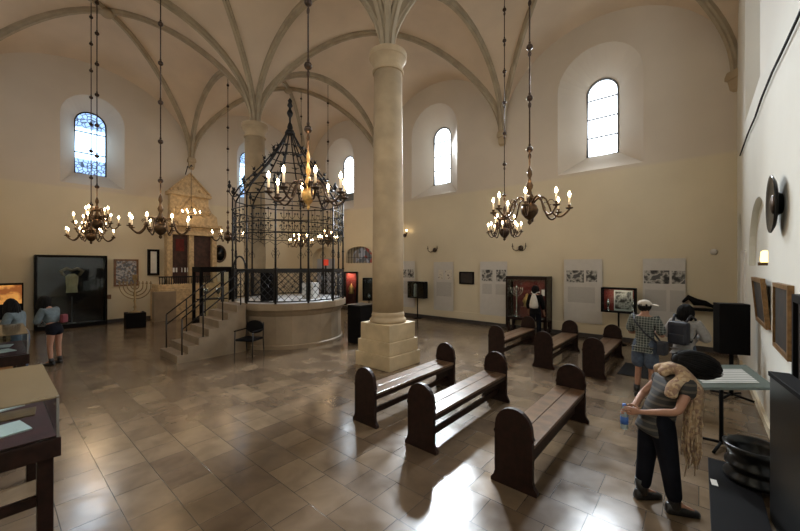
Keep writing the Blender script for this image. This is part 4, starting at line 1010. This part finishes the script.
def faceparts(t, J):
    h = V3(J['head']); fw = V3(J['face']).normalized(); rt = fw.cross(V3((0, 0, 1))).normalized()
    for s_ in (1, -1):
        MB().ball(tuple(h + fw * .078 + rt * s_ * .03 - V3((0, 0, .005))), .011, n=8).build('eye', 'white', t)
    MB().ball(tuple(V3(J['jaw']) + fw * .062 + V3((0, 0, .012))), .018, (1, .5, .35), 8).build('mouth', 'pink', t)
    for s_ in (1, -1): MB().ball(tuple(h + rt * s_ * .085 - V3((0, 0, .01))), .024, (.4, .7, 1), 8).build('ear', 'skin', t)

def standing(H=1.7, sway=.0, lean=.0, face=(0, 1, 0), feet=.1, arms='front'):
    k = H / 1.7
    J = dict(pelvis=(0, 0, .93 * k), waist=(0, .01 + lean * .15, 1.08 * k), chest=(0, .0 + lean * .35, 1.28 * k), neck=(0, .0 + lean * .5, 1.43 * k), jaw=(0, .015 + lean * .6, 1.50 * k), head=(0, .02 + lean * .65, 1.575 * k), crown=(0, .0 + lean * .65, 1.635 * k), face=face)
    J['sh'] = [(-.17 * k, lean * .4, 1.36 * k), (.17 * k, lean * .4, 1.36 * k)]
    J['hip'] = [(-.085, 0, .88 * k), (.085, 0, .88 * k)]; J['kn'] = [(-feet, .02, .48 * k), (feet, .02, .48 * k)]; J['an'] = [(-feet - .01, -.02, .09), (feet + .01, .0, .09)]
    J['toe'] = [(-feet - .04, .13, .03), (feet + .04, .15, .03)]
    if arms == 'front':
        J['el'] = [(-.25 * k, .05 + lean * .4, 1.08 * k), (.25 * k, .05 + lean * .4, 1.08 * k)]; J['wr'] = [(-.06, .25 + lean * .4, 1.1 * k), (.08, .25 + lean * .4, 1.12 * k)]
    elif arms == 'down':
        J['el'] = [(-.23 * k, -.01, 1.08 * k), (.23 * k, -.01, 1.08 * k)]; J['wr'] = [(-.24 * k, .08, .86 * k), (.24 * k, .08, .86 * k)]
    return J

def hairdo(t, c, axis, length, rad, n=60, flat=1.0, name='hair'):
    """a mass of hair: a shell plus many strands running along the axis"""
    c = V3(c); ax = V3(axis).normalized(); q = ax.to_track_quat('Z', 'Y').to_matrix().to_4x4()
    m = MB().ball(tuple(c), 1, (rad * .96 * flat, rad * .96, length / 2), 18, q)
    rnd = random.Random(5)
    for k in range(n):
        a = rnd.random() * 2 * PI; pts = []; w0 = rnd.uniform(-.15, .15); rr = rnd.uniform(.94, 1.05); e0 = rnd.uniform(.86, 1.12)
        for i in range(9):
            u = -1 * .93 + 1.86 * i / 8; r = math.sqrt(max(.03, 1 - u * u)) * rad * rr
            if i == 0: r *= rnd.uniform(.7, 1.3)
            pts.append(tuple(c + (q.to_3x3() @ V3((r * math.cos(a + w0 * i * .2) * flat, r * math.sin(a + w0 * i * .2), u * length / 2 * (e0 if u < 0 else 1))))))
        m.tube(pts, [.006, .009, .01, .01, .01, .01, .009, .007, .004], 5)
    return m.build(name, 'hair', t)

# man with the cap
J = standing(1.72, face=(.95, .3, -.1), arms='front')
p = person('man in pale cap, plaid shirt and denim shorts standing with folded arms', (-.72, 7.42, 0), math.radians(-12), J)
tops(p, J, 'plaid', .95, .032, .05); bottoms(p, J, 'denim', .98, .035, 'shorts'); shoes(p, J); faceparts(p, J)
h = V3(J['head']); hairdo(p, (h.x, h.y - .02, h.z - .005), (0, .1, 1), .18, .094, 30)
MB().ball((h.x - .005, h.y - .01, h.z + .035), .106, (1, 1, .72), 16).build('cap', 'cap', p)
MB().box(.03, .19, -.075, .075, -.008, .006, Tr(h.x, h.y + .02, h.z + .045) @ Rz(.3) @ Ry(.18), bev=.005).build('cap_brim', 'cap', p)
MB().tube([(-.17, .02, 1.45), (-.1, -.16, 1.34), (.05, -.17, 1.15), (.22, -.06, .98), (.2, .08, 1.0), (0, .16, 1.25), (-.14, .1, 1.42)], .016, 6, closed=True).build('bag_strap', 'backpack', p)
MB().box(-.06, .06, -.12, .1, -.1, .12, Tr(.27, -.02, .9), bev=.03).build('shoulder_bag', 'backpack', p)
for i in range(2): a = V3(J['an'][i]); MB().cyl((a.x, a.y - .005, .07), (a.x, a.y, .2), .045, .048, 10).build('sock', 'shoe', p)

# woman with backpack
J = standing(1.6, lean=.12, face=(.3, .9, -.5), arms='front'); J['sh'] = [(-.18, .05, 1.28), (.18, .05, 1.28)]; J['el'] = [(-.31, .08, 1.02), (.31, .08, 1.02)]
p = person('dark-haired person in grey top with navy backpack, seen from behind', (-.2, 7.95, 0), math.radians(-18), J)
tops(p, J, 'greyknit', 1.8, .035, .05, 'pullover'); bottoms(p, J, 'denim', 1.95, .02); shoes(p, J); faceparts(p, J)
h = V3(J['head']); hairdo(p, (h.x, h.y - .035, h.z - .03), (0, .15, 1), .34, .118)
m = MB().box(-.15, .15, -.09, .09, -.2, .2, Tr(0, -.21, 1.13), bev=.06).box(-.11, .11, -.03, .03, -.1, .06, Tr(0, -.31, 1.06), bev=.02); m.build('backpack', 'backpack', p)
for s_ in (-1, 1): MB().tube([(s_ * .09, -.18, 1.32), (s_ * .12, -.06, 1.43), (s_ * .13, .1, 1.36), (s_ * .14, .17, 1.15), (s_ * .13, -.1, .98)], .02, 6).build('backpack_strap', 'backpack', p)

# person with white bag by the big showcase
J = standing(1.66, face=(-.2, 1, -.1), arms='down')
p = person('person in black with a white drawstring bag facing the red-lined showcase', (-3.95, 11.25, 0), .1, J)
tops(p, J, 'blackp', 1.7, .03, .1, 'jacket'); bottoms(p, J, 'trousers', 1.95, .02); shoes(p, J)
h = V3(J['head']); hairdo(p, (h.x, h.y - .025, h.z + .0), (0, .1, 1), .27, .11, 40)
MB().lathe([(.02, .2), (.06, .16), (.11, .0), (.14, -.18), (.12, -.25), (0, -.27)], n=14, T=Tr(0, -.2, 1.22) @ Matrix.Diagonal((1, .6, 1, 1))).build('drawstring_bag', 'bagwhite', p)
for s_ in (-1, 1): MB().tube([(0, -.17, 1.38), (s_ * .09, -.13, 1.46), (s_ * .12, .02, 1.46)], .012, 6).build('bag_cord', 'bagwhite', p)

# bending woman in the foreground; faces image-right
J = dict(pelvis=(0, 0, .84), waist=(0, .06, .98), chest=(0, .16, 1.14), neck=(0, .25, 1.27), jaw=(0, .32, 1.31), head=(0, .385, 1.335), crown=(0, .44, 1.36), face=(0, .7, -.7))
J['sh'] = [(-.17, .18, 1.2), (.17, .18, 1.2)]; J['el'] = [(-.24, .02, .99), (.24, .03, .99)]; J['wr'] = [(-.075, -.17, .90), (.075, -.16, .92)]
J['handdir'] = [(.55, -.8, -.15), (-.45, -.85, -.1)]; J['thumb'] = [(.1, .1, 1), (.1, .1, 1)]; J['curl'] = .8
J['hip'] = [(-.085, 0, .79), (.085, .0, .79)]; J['kn'] = [(-.1, -.03, .44), (.1, .05, .45)]; J['an'] = [(-.1, -.07, .09), (.1, .1, .09)]; J['toe'] = [(-.12, .08, .03), (.13, .26, .03)]
W = person('woman bending over the reading panel, hands clasped behind, fringed scarf', (-.31, 4.15, 0), math.atan2(-.80, .60), J)
tops(W, J, 'tunic', .5, .03, .17, 'tunic'); bottoms(W, J, 'trousers', 1.98, .022); shoes(W, J); faceparts(W, J)
for i in range(2): a = V3(J['an'][i]); MB().cyl((a.x, a.y, .05), (a.x, a.y - .01, .2), .05, .055, 12).build('sock', 'shoe', W)
h = V3(J['head'])
hairdo(W, (0, h.y - .025, h.z + .02), (0, -1, .32), .43, .118, 110)
MB().tube([(-.07, -.165, .903), (-.076, -.185, .90)], .032, 10).build('bracelet', 'silver', W)
# scarf: wrap over the shoulders and two hanging tails with fringe
sc = [((-.17, .08, 1.25), .055, .05), ((-.13, .2, 1.29), .065, .055), ((0, .15, 1.34), .065, .055), ((.12, .2, 1.29), .065, .055), ((.19, .24, 1.17), .065, .045), ((.18, .25, 1.04), .065, .04), ((.16, .25, .9), .06, .035), ((-.19, .24, 1.16), .055, .04), ((-.16, .25, 1.02), .05, .035), ((0.0, .03, 1.25), .06, .045), ((.16, .04, 1.2), .06, .05), ((.20, -.01, 1.1), .055, .04)]
skin('scarf', sc, [(0, 1), (1, 2), (2, 3), (3, 4), (4, 5), (5, 6), (1, 7), (7, 8), (2, 9), (3, 10), (10, 11)], 'scarf', W, 2, 2)
m = MB(); random.seed(11)
for k in range(110):
    side = 1 if k % 4 else -1; x = side * (.11 + random.random() * .09); y = .17 + random.random() * .10; z0 = 1.02 + random.random() * .14; L_ = .32 + random.random() * .34
    pts = [(x, y, z0)]
    for q in range(1, 6): pts.append((x + random.uniform(-.014, .014), y + random.uniform(-.014, .014) - .004 * q, z0 - L_ * q / 5))
    m.tube(pts, [.009, .009, .008, .008, .007, .004], 4)
m.build('scarf_fringe', 'scarf', W)
b = thing('water_bottle', 'clear plastic water bottle with blue label held behind the bending woman', 'bottle', (0, 0, 0))
Mw = Tr(-.31, 4.15, 0) @ Rz(math.atan2(-.80, .60)); pw = Mw @ V3((-.03, -.28, .885)); b.location = pw
MB().lathe([(.0, -.17), (.03, -.17), (.033, -.15), (.033, -.02), (.03, .0), (.014, .04), (.014, .06), (0, .06)], n=14).build('bottle', 'bottle', b)
MB().lathe([(.0345, -.12), (.0345, -.05)], n=14).build('label', 'blue', b); MB().lathe([(.017, .045), (.017, .07), (0, .07)], n=12).build('cap', 'blue', b)

# two girls at the left
J = standing(1.58, lean=.35, face=(0, .8, -.6), arms='front'); J['wr'] = [(-.05, .32, 1.0), (.08, .34, 1.02)]
g = person('girl in pale denim jacket and black shorts leaning over the display table', (-11.4, .98, 0), math.atan2(.76, -.65) , J)
tops(g, J, 'bluejacket', 1.6, .026, .0, 'jacket'); bottoms(g, J, 'trousers', .45, .018, 'shorts'); shoes(g, J); faceparts(g, J)
h = V3(J['head']); hairdo(g, (0, h.y - .0, h.z - .07), (0, -.12, 1), .42, .12, 50)
MB().box(-.07, .07, -.05, .05, -.1, .1, Tr(.08, -.13, 1.06), bev=.04).build('shoulder_bag', 'pink', g)
for i in range(2): a = V3(J['an'][i]); MB().cyl((a.x, a.y - .005, .06), (a.x, a.y, .17), .043, .046, 10).build('sock', 'shoe', g)
J = standing(1.6, lean=.25, face=(0, .8, -.5), arms='front')
g = person('long-haired girl in pale jacket farther left behind the display table', (-10.8, .42, 0), math.atan2(.76, -.65) + .3, J)
tops(g, J, 'bluejacket', 1.6, .026, .0, 'jacket'); bottoms(g, J, 'denim', 1.9, .02); shoes(g, J); faceparts(g, J)
h = V3(J['head']); hairdo(g, (0, h.y - .03, h.z - .12), (0, .1, 1), .52, .122, 60)

# ------------------------------------------------------------------ world, camera, view
w = bpy.data.worlds.new('World'); SC.world = w; w.use_nodes = True
w.node_tree.nodes['Background'].inputs[0].default_value = (.6, .75, 1, 1); w.node_tree.nodes['Background'].inputs[1].default_value = .5
cam = bpy.data.cameras.new('Camera'); co = bpy.data.objects.new('Camera', cam); C.objects.link(co); SC.camera = co
cam.sensor_width = 36; cam.lens = 350 / 800 * 36; cam.clip_start = .05
co.location = (0, 0, 2.3); co.rotation_euler = (PI / 2, 0, math.atan2(.649, .760))
SC.view_settings.view_transform = 'Standard'; SC.view_settings.look = 'None'; SC.view_settings.gamma = 1; SC.view_settings.use_curve_mapping = False
SC.view_settings.exposure = 0.0
SC.cycles.use_denoising = True; SC.cycles.max_bounces = 8; SC.cycles.diffuse_bounces = 5; SC.cycles.glossy_bounces = 3; SC.cycles.transparent_max_bounces = 12
SC.cycles.sample_clamp_indirect = 6; SC.cycles.caustics_reflective = False; SC.cycles.caustics_refractive = False
